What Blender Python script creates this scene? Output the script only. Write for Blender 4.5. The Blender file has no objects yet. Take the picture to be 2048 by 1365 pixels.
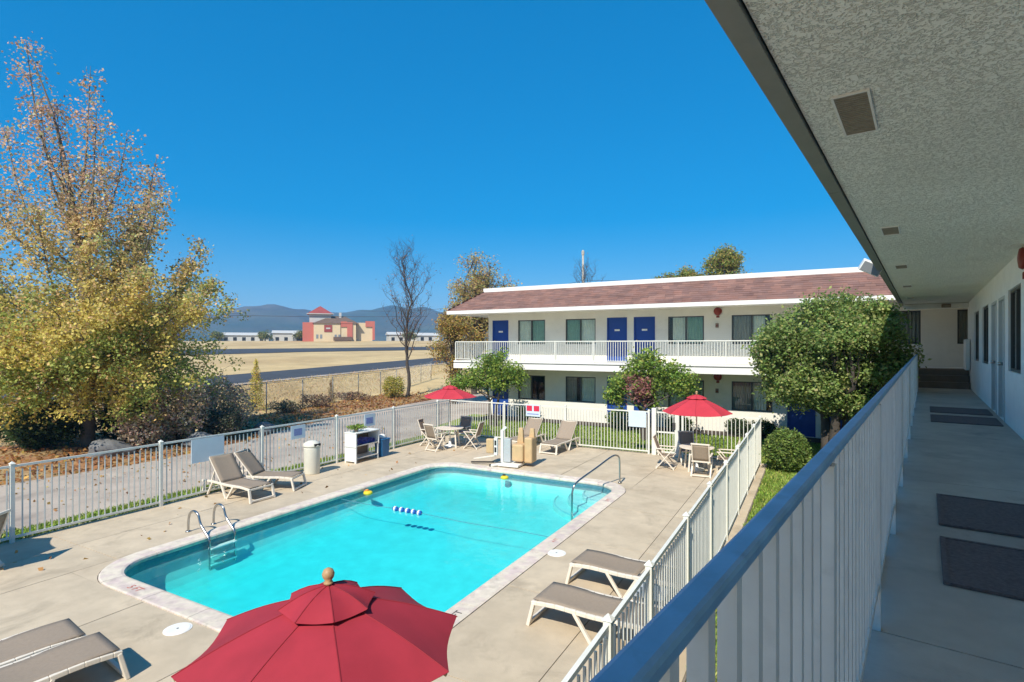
import bpy, math, random
import numpy as np
from mathutils import Vector, Matrix
R = math.radians
PI = math.pi
random.seed(7)
scene = bpy.context.scene
C = scene.collection

# ------------------------------------------------------------------ camera, sky, sun, exposure
cam_d = bpy.data.cameras.new('camera')
cam = bpy.data.objects.new('camera', cam_d); C.objects.link(cam)
cam_d.sensor_width = 36.0; cam_d.lens = 36.0 * 1100 / 2048
cam_d.shift_y = 8.5 / 2048
cam_d.clip_start = 0.05; cam_d.clip_end = 6000
cam.location = (0, 0, 3.8); cam.rotation_euler = (R(90), 0, R(28.75))
scene.camera = cam

SUN_EL = 46.0; SHADOW_DIR = 95.0          # shadows fall towards this bearing (degrees from +X)
world = bpy.data.worlds.new('World'); scene.world = world; world.use_nodes = True
wn = world.node_tree.nodes; wl = world.node_tree.links; wn.clear()
wo = wn.new('ShaderNodeOutputWorld'); wb = wn.new('ShaderNodeBackground'); ws = wn.new('ShaderNodeTexSky')
ws.sky_type = 'NISHITA'; ws.sun_disc = False
ws.sun_elevation = R(SUN_EL); ws.sun_rotation = R(175)
ws.air_density = 1.0; ws.dust_density = 0.0; ws.ozone_density = 10.0; ws.altitude = 300
wb.inputs['Strength'].default_value = 0.15
hs = wn.new('ShaderNodeHueSaturation'); hs.inputs['Saturation'].default_value = 1.92; hs.inputs['Value'].default_value = 1.18
gm = wn.new('ShaderNodeGamma'); gm.inputs['Gamma'].default_value = 0.5
wl.new(ws.outputs[0], gm.inputs['Color']); wl.new(gm.outputs[0], hs.inputs['Color']); wl.new(hs.outputs[0], wb.inputs[0]); wl.new(wb.outputs[0], wo.inputs[0])

sun_d = bpy.data.lights.new('sun', 'SUN'); sun_d.energy = 3.3; sun_d.angle = R(0.5); sun_d.color = (1.0, 0.93, 0.80)
sun = bpy.data.objects.new('sun', sun_d); C.objects.link(sun)
sd = Vector((math.cos(R(SHADOW_DIR)) * math.cos(R(SUN_EL)), math.sin(R(SHADOW_DIR)) * math.cos(R(SUN_EL)), -math.sin(R(SUN_EL))))
sun.rotation_euler = sd.to_track_quat('-Z', 'Y').to_euler(); sun.location = (0, -20, 40)

scene.render.engine = 'CYCLES'
scene.view_settings.view_transform = 'Standard'; scene.view_settings.look = 'None'
scene.view_settings.exposure = 0.93; scene.view_settings.gamma = 1.0
scene.cycles.max_bounces = 12; scene.cycles.transparent_max_bounces = 24
scene.cycles.diffuse_bounces = 9; scene.cycles.volume_bounces = 0
scene.cycles.use_denoising = True
scene.cycles.caustics_reflective = False; scene.cycles.caustics_refractive = False

# ------------------------------------------------------------------ helpers
class MB:
    def __init__(s): s.v = []; s.f = []; s.smooth = False
    def add(s, vs, fs):
        n = len(s.v); s.v += [tuple(p) for p in vs]; s.f += [tuple(i + n for i in f) for f in fs]; return s
    def box(s, x0, x1, y0, y1, z0, z1):
        return s.add([(x0,y0,z0),(x1,y0,z0),(x1,y1,z0),(x0,y1,z0),(x0,y0,z1),(x1,y0,z1),(x1,y1,z1),(x0,y1,z1)],
                     [(0,3,2,1),(4,5,6,7),(0,1,5,4),(1,2,6,5),(2,3,7,6),(3,0,4,7)])
    def bar(s, a, b, w, h, up=(0,0,1)):
        a = Vector(a); b = Vector(b); d = (b - a).normalized(); u = Vector(up)
        if abs(d.dot(u)) > .98: u = Vector((1,0,0))
        r = d.cross(u).normalized(); u = r.cross(d).normalized(); r *= w/2; u *= h/2
        return s.add([a-r-u, a+r-u, a+r+u, a-r+u, b-r-u, b+r-u, b+r+u, b-r+u],
                     [(0,3,2,1),(4,5,6,7),(0,1,5,4),(1,2,6,5),(2,3,7,6),(3,0,4,7)][::1])
    def prism(s, poly, z0, z1):
        n = len(poly)
        return s.add([(p[0],p[1],z0) for p in poly] + [(p[0],p[1],z1) for p in poly],
                     [tuple(range(n))[::-1], tuple(range(n, 2*n))] + [(i,(i+1)%n,n+(i+1)%n,n+i) for i in range(n)])
    def tube(s, pts, r, n=8, cap=True):
        pts = [Vector(p) for p in pts]; rs = r if isinstance(r, (list, tuple)) else [r]*len(pts)
        base = len(s.v); ref = None
        for i, p in enumerate(pts):
            d = (pts[min(i+1,len(pts)-1)] - pts[max(i-1,0)]).normalized()
            if ref is None: ref = Vector((0,0,1)) if abs(d.z) < .9 else Vector((1,0,0))
            a = d.cross(ref)
            if a.length < 1e-5: a = d.cross(Vector((0,1,0.1)))
            a.normalize(); b = d.cross(a).normalized(); ref = -b if False else a.cross(d) * 1.0
            for k in range(n):
                t = 2*PI*k/n; q = p + (a*math.cos(t) + b*math.sin(t))*rs[i]; s.v.append(tuple(q))
        for i in range(len(pts)-1):
            for k in range(n):
                s.f.append((base+i*n+k, base+i*n+(k+1)%n, base+(i+1)*n+(k+1)%n, base+(i+1)*n+k))
        if cap:
            s.f.append(tuple(base+k for k in range(n))[::-1]); e = base+(len(pts)-1)*n; s.f.append(tuple(e+k for k in range(n)))
        return s
    def lathe(s, prof, n=20, c=(0,0)):
        base = len(s.v)
        for r, z in prof:
            for k in range(n): s.v.append((c[0]+r*math.cos(2*PI*k/n), c[1]+r*math.sin(2*PI*k/n), z))
        for i in range(len(prof)-1):
            for k in range(n): s.f.append((base+i*n+k, base+i*n+(k+1)%n, base+(i+1)*n+(k+1)%n, base+(i+1)*n+k))
        s.f.append(tuple(base+k for k in range(n))[::-1]); e = base+(len(prof)-1)*n; s.f.append(tuple(e+k for k in range(n)))
        return s
    def grid(s, fn, nu, nv):
        base = len(s.v)
        for i in range(nu+1):
            for j in range(nv+1): s.v.append(tuple(fn(i/nu, j/nv)))
        for i in range(nu):
            for j in range(nv):
                a = base+i*(nv+1)+j; s.f.append((a, a+nv+1, a+nv+2, a+1))
        return s
    def mesh(s, name, m=None, smooth=False):
        me = bpy.data.meshes.new(name); me.from_pydata(s.v, [], s.f)
        if m: me.materials.append(m)
        if smooth: me.shade_smooth()
        me.update(); return me
    def build(s, name, m, parent=None, smooth=False, bevel=0, loc=None, rotz=None, thick=0):
        return put(name, s.mesh(name, m, smooth), parent, loc, rotz, bevel, thick)
def put(name, me, parent=None, loc=None, rotz=None, bevel=0, thick=0):
    o = bpy.data.objects.new(name, me); C.objects.link(o)
    if parent: o.parent = parent
    if loc: o.location = loc
    if rotz is not None: o.rotation_euler = (0,0,rotz)
    if thick:
        md = o.modifiers.new('t','SOLIDIFY'); md.thickness = thick; md.offset = 0
    if bevel:
        md = o.modifiers.new('b','BEVEL'); md.width = bevel; md.segments = 2; md.limit_method = 'ANGLE'; md.angle_limit = R(40)
    return o
def tag(o, label=None, cat=None, group=None, kind=None):
    if label: o['label'] = label
    if cat: o['category'] = cat
    if group: o['group'] = group
    if kind: o['kind'] = kind
    return o
def thing(name, label, cat, loc=(0,0,0), rotz=0, group=None):
    o = bpy.data.objects.new(name, None); C.objects.link(o); o.empty_display_size = .2
    o.location = loc; o.rotation_euler = (0,0,rotz); return tag(o, label, cat, group)
def copy_tree(o, parent=None):
    c = o.copy(); C.objects.link(c); c.parent = parent
    for ch in [x for x in bpy.data.objects if x.parent == o]: copy_tree(ch, c)
    return c
KIDS = {}
def clone(root, loc, rotz, label, group=None):
    kids = [ch for ch in root.children]
    r = root.copy(); C.objects.link(r); r.location = loc; r.rotation_euler = (0,0,rotz); r['label'] = label
    if group: r['group'] = group
    for ch in kids:
        c = ch.copy(); C.objects.link(c); c.parent = r
        for g in ch.children:
            d = g.copy(); C.objects.link(d); d.parent = c
    return r

# ------------------------------------------------------------------ materials
def mat(name, col, rough=.6, var=.12, scale=3.0, bump=0.0, bscale=60.0, spec=.4, metal=0.0, rnd=0.0, coat=0.0, detail=6, stretch=None, col2=None, c2lo=.45, c2hi=.65, c2scale=1.0, space='pos', bdist=.02, stain=None):
    m = bpy.data.materials.new(name); m.use_nodes = True
    nt = m.node_tree; N = nt.nodes; L = nt.links
    b = N['Principled BSDF']; b.inputs['Roughness'].default_value = rough; b.inputs['Metallic'].default_value = metal
    b.inputs['Specular IOR Level'].default_value = spec
    if coat: b.inputs['Coat Weight'].default_value = coat
    if space == 'pos':
        g = N.new('ShaderNodeNewGeometry'); vec = g.outputs['Position']
    else:
        g = N.new('ShaderNodeTexCoord'); vec = g.outputs['Object']
    if stretch:
        mp = N.new('ShaderNodeMapping'); mp.inputs['Scale'].default_value = stretch; L.new(vec, mp.inputs['Vector']); vec = mp.outputs[0]
    nz = N.new('ShaderNodeTexNoise'); nz.inputs['Scale'].default_value = scale; nz.inputs['Detail'].default_value = detail; nz.inputs['Roughness'].default_value = .62
    L.new(vec, nz.inputs['Vector'])
    rp = N.new('ShaderNodeMapRange'); rp.inputs['From Min'].default_value = .3; rp.inputs['From Max'].default_value = .7
    rp.inputs['To Min'].default_value = 1 - var; rp.inputs['To Max'].default_value = 1 + var
    L.new(nz.outputs['Fac'], rp.inputs['Value'])
    base = N.new('ShaderNodeMix'); base.data_type = 'RGBA'; base.inputs[6].default_value = (*col, 1); base.inputs[7].default_value = (*(col2 or col), 1); base.inputs[0].default_value = 0
    if col2:
        n2 = N.new('ShaderNodeTexNoise'); n2.inputs['Scale'].default_value = c2scale; n2.inputs['Detail'].default_value = 5; L.new(vec, n2.inputs['Vector'])
        r2 = N.new('ShaderNodeMapRange'); r2.inputs['From Min'].default_value = c2lo; r2.inputs['From Max'].default_value = c2hi
        L.new(n2.outputs['Fac'], r2.inputs['Value']); L.new(r2.outputs[0], base.inputs[0])
    sc = N.new('ShaderNodeVectorMath'); sc.operation = 'SCALE'; L.new(base.outputs[2], sc.inputs[0]); L.new(rp.outputs[0], sc.inputs['Scale'])
    out = sc.outputs[0]
    if stain:
        n4 = N.new('ShaderNodeTexNoise'); n4.inputs['Scale'].default_value = stain[1]; n4.inputs['Detail'].default_value = 8; n4.inputs['Roughness'].default_value = .7; n4.inputs['Distortion'].default_value = .6; L.new(vec, n4.inputs['Vector'])
        r4 = N.new('ShaderNodeMapRange'); r4.inputs['From Min'].default_value = .54; r4.inputs['From Max'].default_value = .68; r4.inputs['To Min'].default_value = 1; r4.inputs['To Max'].default_value = 1-stain[0]
        L.new(n4.outputs['Fac'], r4.inputs['Value']); s4 = N.new('ShaderNodeVectorMath'); s4.operation = 'SCALE'; L.new(out, s4.inputs[0]); L.new(r4.outputs[0], s4.inputs['Scale']); out = s4.outputs[0]
    if rnd:
        oi = N.new('ShaderNodeObjectInfo'); r3 = N.new('ShaderNodeMapRange'); r3.inputs['To Min'].default_value = 1 - rnd; r3.inputs['To Max'].default_value = 1 + rnd
        L.new(oi.outputs['Random'], r3.inputs['Value']); s2 = N.new('ShaderNodeVectorMath'); s2.operation = 'SCALE'; L.new(out, s2.inputs[0]); L.new(r3.outputs[0], s2.inputs['Scale']); out = s2.outputs[0]
    L.new(out, b.inputs['Base Color'])
    if bump:
        bn = N.new('ShaderNodeTexNoise'); bn.inputs['Scale'].default_value = bscale; bn.inputs['Detail'].default_value = 4; L.new(vec, bn.inputs['Vector'])
        bp = N.new('ShaderNodeBump'); bp.inputs['Strength'].default_value = bump; bp.inputs['Distance'].default_value = bdist
        L.new(bn.outputs['Fac'], bp.inputs['Height']); L.new(bp.outputs[0], b.inputs['Normal'])
    return m
def leaf_mat(name, trans=.45):
    m = bpy.data.materials.new(name); m.use_nodes = True; nt = m.node_tree; N = nt.nodes; L = nt.links
    b = N['Principled BSDF']; b.inputs['Roughness'].default_value = .55; b.inputs['Specular IOR Level'].default_value = .3
    a = N.new('ShaderNodeAttribute'); a.attribute_name = 'Col'; L.new(a.outputs['Color'], b.inputs['Base Color'])
    t = N.new('ShaderNodeBsdfTranslucent'); L.new(a.outputs['Color'], t.inputs['Color'])
    mx = N.new('ShaderNodeMixShader'); mx.inputs[0].default_value = trans
    L.new(b.outputs[0], mx.inputs[1]); L.new(t.outputs[0], mx.inputs[2]); L.new(mx.outputs[0], N['Material Output'].inputs['Surface'])
    return m
def glass_mat(name, tint, gloss=.03, f0=1.45, bump=0):
    m = bpy.data.materials.new(name); m.use_nodes = True; nt = m.node_tree; N = nt.nodes; L = nt.links
    N.remove(N['Principled BSDF'])
    t = N.new('ShaderNodeBsdfTransparent'); t.inputs[0].default_value = (*tint, 1)
    g = N.new('ShaderNodeBsdfGlossy'); g.inputs['Roughness'].default_value = gloss
    lw = N.new('ShaderNodeLayerWeight'); lw.inputs['Blend'].default_value = .5
    pw = N.new('ShaderNodeMath'); pw.operation = 'POWER'; pw.inputs[1].default_value = 5; L.new(lw.outputs['Facing'], pw.inputs[0])
    fr = N.new('ShaderNodeMath'); fr.operation = 'MULTIPLY_ADD'; fr.inputs[1].default_value = .9; fr.inputs[2].default_value = ((f0-1)/(f0+1))**2; L.new(pw.outputs[0], fr.inputs[0])
    mx = N.new('ShaderNodeMixShader'); L.new(fr.outputs[0], mx.inputs[0]); L.new(t.outputs[0], mx.inputs[1]); L.new(g.outputs[0], mx.inputs[2])
    L.new(mx.outputs[0], N['Material Output'].inputs['Surface'])
    if bump:
        geo = N.new('ShaderNodeNewGeometry')
        n1 = N.new('ShaderNodeTexNoise'); n1.inputs['Scale'].default_value = 4.5; n1.inputs['Detail'].default_value = 4; L.new(geo.outputs['Position'], n1.inputs['Vector'])
        bp = N.new('ShaderNodeBump'); bp.inputs['Strength'].default_value = bump; bp.inputs['Distance'].default_value = .05
        L.new(n1.outputs['Fac'], bp.inputs['Height']); L.new(bp.outputs[0], g.inputs['Normal']); L.new(bp.outputs[0], lw.inputs['Normal'])
    return m

M = {}
M['deck'] = mat('deck_concrete', (.53,.437,.315), .85, .12, 2.2, .25, 90, rnd=.06, stain=(.22,1.1), col2=(.445,.36,.255), c2lo=.5, c2hi=.72, c2scale=.8, detail=9)
M['joint'] = mat('joint_dirt', (.20,.17,.14), .95, .2, 6)
M['coping'] = mat('coping_stone', (.68,.60,.49), .75, .14, 7, .3, 70, rnd=.07, stain=(.2,3), col2=(.60,.49,.45), c2scale=4)
M['plaster'] = mat('pool_plaster', (.64,.73,.71), .7, .09, 2.5)
M['tile'] = mat('pool_waterline_tile', (.10,.22,.28), .25, .2, 9)
M['nosing'] = mat('step_edge_tile', (.34,.56,.60), .4, .1, 9)
M['drive'] = mat('driveway_concrete', (.44,.37,.305), .9, .14, 1.2, .2, 60, stain=(.22,.7), col2=(.34,.28,.235), c2scale=.35, detail=9)
M['white_metal'] = mat('white_fence_paint', (.70,.70,.64), .45, .06, 4, rnd=.04)
M['white_paint'] = mat('white_wall_paint', (.80,.77,.69), .8, .06, 1.2, .15, 160, stain=(.08,1.0))
M['trim_white'] = mat('white_trim_paint', (.80,.79,.76), .6, .05, 3)
M['rail_grey'] = mat('railing_picket_paint', (.74,.75,.73), .45, .08, 6, stain=(.12,5))
M['rail_sky_tint'] = mat('railing_cap_sky_tint', (.18,.40,.64), .40, .14, 12, spec=.5, stain=(.22,7))  # blue sky light on a pale cap, put into the base colour
M['stucco_wall'] = mat('walkway_wall_stucco', (.88,.88,.855), .85, .05, 3, .35, 120)
M['walk'] = mat('walkway_concrete', (.50,.45,.395), .75, .12, 3.0, .15, 90, stain=(.25,1.6), col2=(.42,.375,.335), c2scale=.9, detail=9)
M['fascia'] = mat('grey_fascia_paint', (.20,.21,.20), .5, .08, 4)
M['mat'] = mat('door_mat_fibre', (.17,.14,.145), .95, .25, 40, .5, 300)
M['vent'] = mat('vent_grille_metal', (.30,.27,.22), .6, .2, 20)
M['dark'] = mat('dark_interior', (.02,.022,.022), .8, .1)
M['alu'] = mat('dark_window_aluminium', (.07,.075,.075), .4, .1, 5)
M['door_blue'] = mat('blue_door_paint', (.012,.06,.30), .45, .06, 3)
M['grey_door'] = mat('pale_grey_door_paint', (.50,.53,.53), .5, .06, 3)
M['curtain'] = mat('pale_green_curtain', (.80,.84,.76), .9, .1, 5)
M['curtain2'] = mat('teal_curtain', (.26,.46,.38), .9, .1, 5)
M['curtain3'] = mat('grey_curtain', (.30,.30,.28), .9, .1, 5)
M['alarm'] = mat('alarm_red', (.24,.035,.022), .4, .1, 5)
M['brown'] = mat('brown_tread', (.24,.18,.14), .8, .15, 5)
M['resin'] = mat('cream_resin', (.72,.65,.55), .5, .05, 8, space='obj')
M['sling'] = mat('taupe_sling_fabric', (.30,.238,.18), .85, .08, 30, .3, 500, rnd=.06, space='obj')
M['red'] = mat('red_canopy_fabric', (.32,.022,.038), .85, .14, 2.5, .15, 300, space='obj')
M['red_seam'] = mat('dark_red_piping', (.26,.018,.03), .85, .08, 4)
M['red2'] = mat('bright_red_canopy_fabric', (.50,.036,.055), .85, .08, 4, .15, 300, space='obj')
M['wood'] = mat('turned_wood', (.42,.27,.14), .5, .2, 12, space='obj')
M['steel'] = mat('stainless_steel', (.46,.45,.43), .25, .06, 6, metal=1.0)
M['white_plastic'] = mat('white_plastic', (.78,.78,.74), .45, .04, 5)
M['tan_plastic'] = mat('tan_plastic', (.56,.38,.20), .55, .08, 6)
M['grey_plastic'] = mat('grey_plastic', (.42,.44,.45), .5, .06, 6)
M['can'] = mat('cream_bin_plastic', (.66,.64,.55), .55, .05, 5)
M['black'] = mat('black_rubber', (.02,.02,.02), .7, .1, 6)
M['blue_plastic'] = mat('blue_plastic', (.02,.13,.30), .45, .06, 6)
M['teal_plastic'] = mat('teal_plastic', (.02,.30,.42), .4, .06, 6)
M['towel'] = mat('purple_towel', (.20,.19,.52), .95, .2, 14, .4, 200)
M['yellow'] = mat('yellow_foam', (.72,.55,.03), .5, .08, 6)
M['orange'] = mat('orange_foam', (.62,.22,.04), .5, .08, 6)
M['float_blue'] = mat('blue_float', (.02,.12,.45), .4, .06, 6)
M['sign'] = mat('pale_sign_face', (.58,.68,.76), .35, .05, 2)
M['sign_ink'] = mat('sign_print', (.20,.25,.50), .6, .3, 30)
M['sign_red'] = mat('sign_red_print', (.60,.03,.07), .5, .1, 10)
M['ink'] = mat('black_print', (.05,.05,.05), .7, .2, 10)
M['ink_red'] = mat('red_print', (.45,.12,.09), .7, .2, 10)
M['lawn'] = mat('lawn_ground', (.19,.27,.05), .95, .25, 9, .4, 90, col2=(.24,.25,.07), c2scale=1.5)
M['field'] = mat('dry_grass_field', (.56,.41,.20), .95, .16, .35, .3, 12, col2=(.46,.32,.15), c2scale=.06, detail=10)
M['litter'] = mat('leaf_litter_ground', (.30,.155,.07), .95, .3, 4, .5, 40, col2=(.36,.25,.12), c2scale=.5)
M['asphalt'] = mat('asphalt', (.055,.06,.07), .9, .15, .6, .1, 60)
M['mulch'] = mat('mulch_and_gap_shade', (.055,.04,.03), .95, .3, 14, .5, 60)
M['rock'] = mat('grey_rock', (.17,.17,.17), .85, .25, 3, .6, 12)
M['hill'] = mat('forested_hill', (.060,.085,.050), .95, .35, .012, 0, col2=(.11,.095,.06), c2scale=.004)
M['bark'] = mat('grey_bark', (.15,.125,.10), .9, .25, 12, .5, 40)
M['bark2'] = mat('dark_bark', (.075,.062,.052), .9, .25, 12, .5, 40)
M['galv'] = mat('galvanised_wire', (.34,.33,.30), .5, .1, 6, metal=.4)
M['pole'] = mat('weathered_pole', (.42,.40,.36), .85, .15, 4)
M['cream'] = mat('cream_render', (.66,.53,.34), .85, .05, .4)
M['coral'] = mat('coral_render', (.50,.15,.11), .85, .05, .4)
M['tile_red'] = mat('red_roof_tile', (.30,.06,.05), .8, .12, .8)
M['tile_brown'] = mat('brown_roof_tile', (.15,.10,.07), .85, .15, .8)
M['far_white'] = mat('far_white_render', (.50,.50,.48), .85, .06, .3)
M['far_grey'] = mat('far_grey_wall', (.22,.24,.26), .85, .1, .3)
M['navy'] = mat('navy_sign', (.02,.03,.12), .5, .1, 2)
M['leaf'] = leaf_mat('leaf_blade')
M['grass'] = leaf_mat('grass_blade', .3)
M['glass'] = glass_mat('window_glass', (.92,.95,.94), .02)
M['water'] = glass_mat('pool_water', (.93,.99,1.0), .02, 1.33, .22)
va = M['water'].node_tree.nodes.new('ShaderNodeVolumeAbsorption'); va.inputs['Color'].default_value = (.05,.955,.958,1); va.inputs['Density'].default_value = 1.15
M['water'].node_tree.links.new(va.outputs[0], M['water'].node_tree.nodes['Material Output'].inputs['Volume'])

def stucco_ceiling():
    m = bpy.data.materials.new('knockdown_ceiling'); m.use_nodes = True; N = m.node_tree.nodes; L = m.node_tree.links; b = N['Principled BSDF']
    b.inputs['Roughness'].default_value = .9; b.inputs['Specular IOR Level'].default_value = .2
    g = N.new('ShaderNodeNewGeometry')
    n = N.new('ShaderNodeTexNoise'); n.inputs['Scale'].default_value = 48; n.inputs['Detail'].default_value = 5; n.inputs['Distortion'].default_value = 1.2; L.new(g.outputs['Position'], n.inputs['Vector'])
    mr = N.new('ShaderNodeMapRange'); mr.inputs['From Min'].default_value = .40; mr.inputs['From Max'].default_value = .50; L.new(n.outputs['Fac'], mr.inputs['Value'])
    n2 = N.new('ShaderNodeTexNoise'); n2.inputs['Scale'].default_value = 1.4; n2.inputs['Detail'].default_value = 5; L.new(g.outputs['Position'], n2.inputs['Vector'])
    mx = N.new('ShaderNodeMix'); mx.data_type = 'RGBA'; mx.inputs[6].default_value = (.74,.74,.67,1); mx.inputs[7].default_value = (.92,.92,.84,1); L.new(mr.outputs[0], mx.inputs[0])  # hollows coloured darker: shading of the relief painted into the base colour
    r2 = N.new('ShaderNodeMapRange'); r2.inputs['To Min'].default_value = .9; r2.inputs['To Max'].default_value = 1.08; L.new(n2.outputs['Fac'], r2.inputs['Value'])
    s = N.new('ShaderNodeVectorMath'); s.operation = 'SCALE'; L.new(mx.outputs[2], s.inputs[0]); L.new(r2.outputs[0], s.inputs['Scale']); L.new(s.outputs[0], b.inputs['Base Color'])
    bp = N.new('ShaderNodeBump'); bp.inputs['Strength'].default_value = .8; bp.inputs['Distance'].default_value = .012; L.new(mr.outputs[0], bp.inputs['Height']); L.new(bp.outputs[0], b.inputs['Normal'])
    return m
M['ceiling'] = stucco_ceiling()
def shingle_mat():
    m = bpy.data.materials.new('asphalt_shingle'); m.use_nodes = True; N = m.node_tree.nodes; L = m.node_tree.links; b = N['Principled BSDF']; b.inputs['Roughness'].default_value = .95
    g = N.new('ShaderNodeNewGeometry'); cr = N.new('ShaderNodeValToRGB'); e = cr.color_ramp.elements
    e[0].color = (.175,.095,.08,1); e[1].color = (.26,.145,.115,1); x = e.new(.35); x.color = (.205,.118,.10,1); x = e.new(.7); x.color = (.23,.118,.092,1)
    L.new(g.outputs['Random Per Island'], cr.inputs[0])
    n = N.new('ShaderNodeTexNoise'); n.inputs['Scale'].default_value = 1.3; n.inputs['Detail'].default_value = 8; L.new(g.outputs['Position'], n.inputs['Vector'])
    r2 = N.new('ShaderNodeMapRange'); r2.inputs['From Min'].default_value = .3; r2.inputs['From Max'].default_value = .7; r2.inputs['To Min'].default_value = .78; r2.inputs['To Max'].default_value = 1.2; L.new(n.outputs['Fac'], r2.inputs['Value'])
    s = N.new('ShaderNodeVectorMath'); s.operation = 'SCALE'; L.new(cr.outputs[0], s.inputs[0]); L.new(r2.outputs[0], s.inputs['Scale']); L.new(s.outputs[0], b.inputs['Base Color'])
    return m
M['shingle'] = shingle_mat()

# ------------------------------------------------------------------ ground
FX, FY = math.cos(R(118.75)), math.sin(R(118.75)); RX, RY = math.sin(R(118.75)), -math.cos(R(118.75))
def hT(x, y):
    d = x*FX + y*FY
    if d < 40: return 0.0
    if d < 44: return .035*(d-40)**2/8
    if d < 195: return .035*(d-42)
    if d < 225: return 5.355
    return max(1.0, 5.355 - .03*(d-225))
def lines(lo, hi, fine_lo, fine_hi, step, extra):
    v = list(np.arange(fine_lo, fine_hi+.01, step)); s = step; p = fine_hi
    while p < hi: s *= 1.35; p += s; v.append(min(p, hi))
    s = step; p = fine_lo
    while p > lo: s *= 1.35; p -= s; v.append(max(p, lo))
    return sorted(set(round(float(t),3) for t in v + extra))
HX0, HX1, HY0, HY1 = -11.0, -4.1, 4.4, 14.9
xs = lines(-2600, 2600, -160, 24, 4, [HX0, HX1]); ys = lines(-900, 2800, -20, 160, 4, [HY0, HY1])
g = MB(); nx = len(xs); ny = len(ys)
g.v = [(x, y, hT(x, y) - .06) for x in xs for y in ys]
for i in range(nx-1):
    for j in range(ny-1):
        if xs[i] >= HX0-.01 and xs[i+1] <= HX1+.01 and ys[j] >= HY0-.01 and ys[j+1] <= HY1+.01: continue
        g.f.append((i*ny+j, (i+1)*ny+j, (i+1)*ny+j+1, i*ny+j+1))
tag(g.build('ground', M['field'], smooth=True), 'dry golden grass field running out to the hills', kind='structure')

def sheet(name, poly, z, m, label, kind='structure'):
    o = MB().add([(p[0], p[1], z if not callable(z) else z(p)) for p in poly], [tuple(range(len(poly)))]).build(name, m)
    return tag(o, label, kind=kind)
def strip(name, left, right, m, label, dz, n=14):
    b = MB()
    def fn(u, v):
        k = u*(len(left)-1); i = min(int(k), len(left)-2); t = k-i
        l = Vector(left[i]).lerp(Vector(left[i+1]), t); r = Vector(right[i]).lerp(Vector(right[i+1]), t); p = l.lerp(r, v); return (p.x, p.y, hT(p.x, p.y)+dz)
    b.grid(fn, n*(len(left)-1), 4)
    return tag(b.build(name, m), label, kind='structure')
# leaf strewn bed, driveway, grass verge, lawn
sheet('leaf_bed', [(-27.0,-10),(-18.5,-10),(-18.7,10),(-19.5,14.3),(-20.6,16.9),(-22.1,22.4),(-23.0,30.9),(-23.4,38.5),(-31.9,38.5),(-29.7,33.4),(-26.9,20.6)], -.035, M['litter'], 'leaf strewn planting bed beside the driveway')
sheet('driveway', [(-14.35,-10),(-14.35,20.4),(-15.9,22.6),(-15.9,41),(-24.2,41),(-23.4,30.9),(-22.5,22.4),(-21.0,16.9),(-19.9,14.3),(-19.1,10.5),(-19.4,6.8),(-19.3,-10)], -.02, M['drive'], 'pale concrete driveway beyond the pool fence')
sheet('lawn_verge', [(-14.35,-6),(-13.45,-6),(-13.45,19.25),(-13.45,20.4),(-14.35,20.4)], -.012, M['lawn'], 'narrow grass verge outside the pool fence')
sheet('lawn', [(-15.5,20.42),(-13.9,20.42),(-13.2,19.32),(-1.28,19.32),(-1.28,-6),(.2,-6),(3.4,21.0),(3.4,24),(-15.5,24)],
      lambda p: .24 if p[1] > 22 else (.05 if p[1] > 20.5 else -.012), M['lawn'], 'green lawn strip around the motel and the pool fence')
sheet('dark_ground', [(-14.4,22.9),(3.0,22.9),(3.0,23.98),(-14.4,23.98)], .262, M['mulch'], 'dark mulch bed along the foot of the far wing')
sheet('dark_ground', [(-1.15,-5.8),(-.45,-5.8),(1.25,9.0),(.2,9.0),(-1.15,6.0)], .002, M['mulch'], 'added dark ground sheet shading the picket gaps beside the near wing')  # dark sheet added so the gaps between near pickets look shaded
strip('road', [(-46.4,y) for y in (-30,10,50,90,130)], [(-55.2,y) for y in (-30,10,50,90,130)], M['asphalt'], 'near asphalt road crossing the dry field', .01)
strip('road', [(-150,-10),(-98.8,61),(-90.5,79),(-74.4,98.6),(-40,141)], [(-172,5),(-121,76),(-105,91.4),(-85,112.8),(-51,155)], M['asphalt'], 'far asphalt road crossing the dry field', .01)
road_s = strip('road_shoulder', [(-45.2,y) for y in (-30,10,50,90,130)], [(-46.4,y) for y in (-30,10,50,90,130)], M['drive'], 'pale gravel shoulder of the near road', .004)

# ------------------------------------------------------------------ pool
PX0, PX1, PY0, PY1, PR = -10.55, -4.58, 4.85, 14.45, .75
def rrect(off, n=10, z=None):
    x0, x1, y0, y1 = PX0-off, PX1+off, PY0-off, PY1+off; r = PR+off; pts = []
    for cx, cy, a0 in ((x1-r,y0+r,-90),(x1-r,y1-r,0),(x0+r,y1-r,90),(x0+r,y0+r,180)):
        for k in range(n+1):
            a = R(a0+90*k/n); pts.append((cx+r*math.cos(a), cy+r*math.sin(a)))
    return pts
CW = .33
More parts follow.
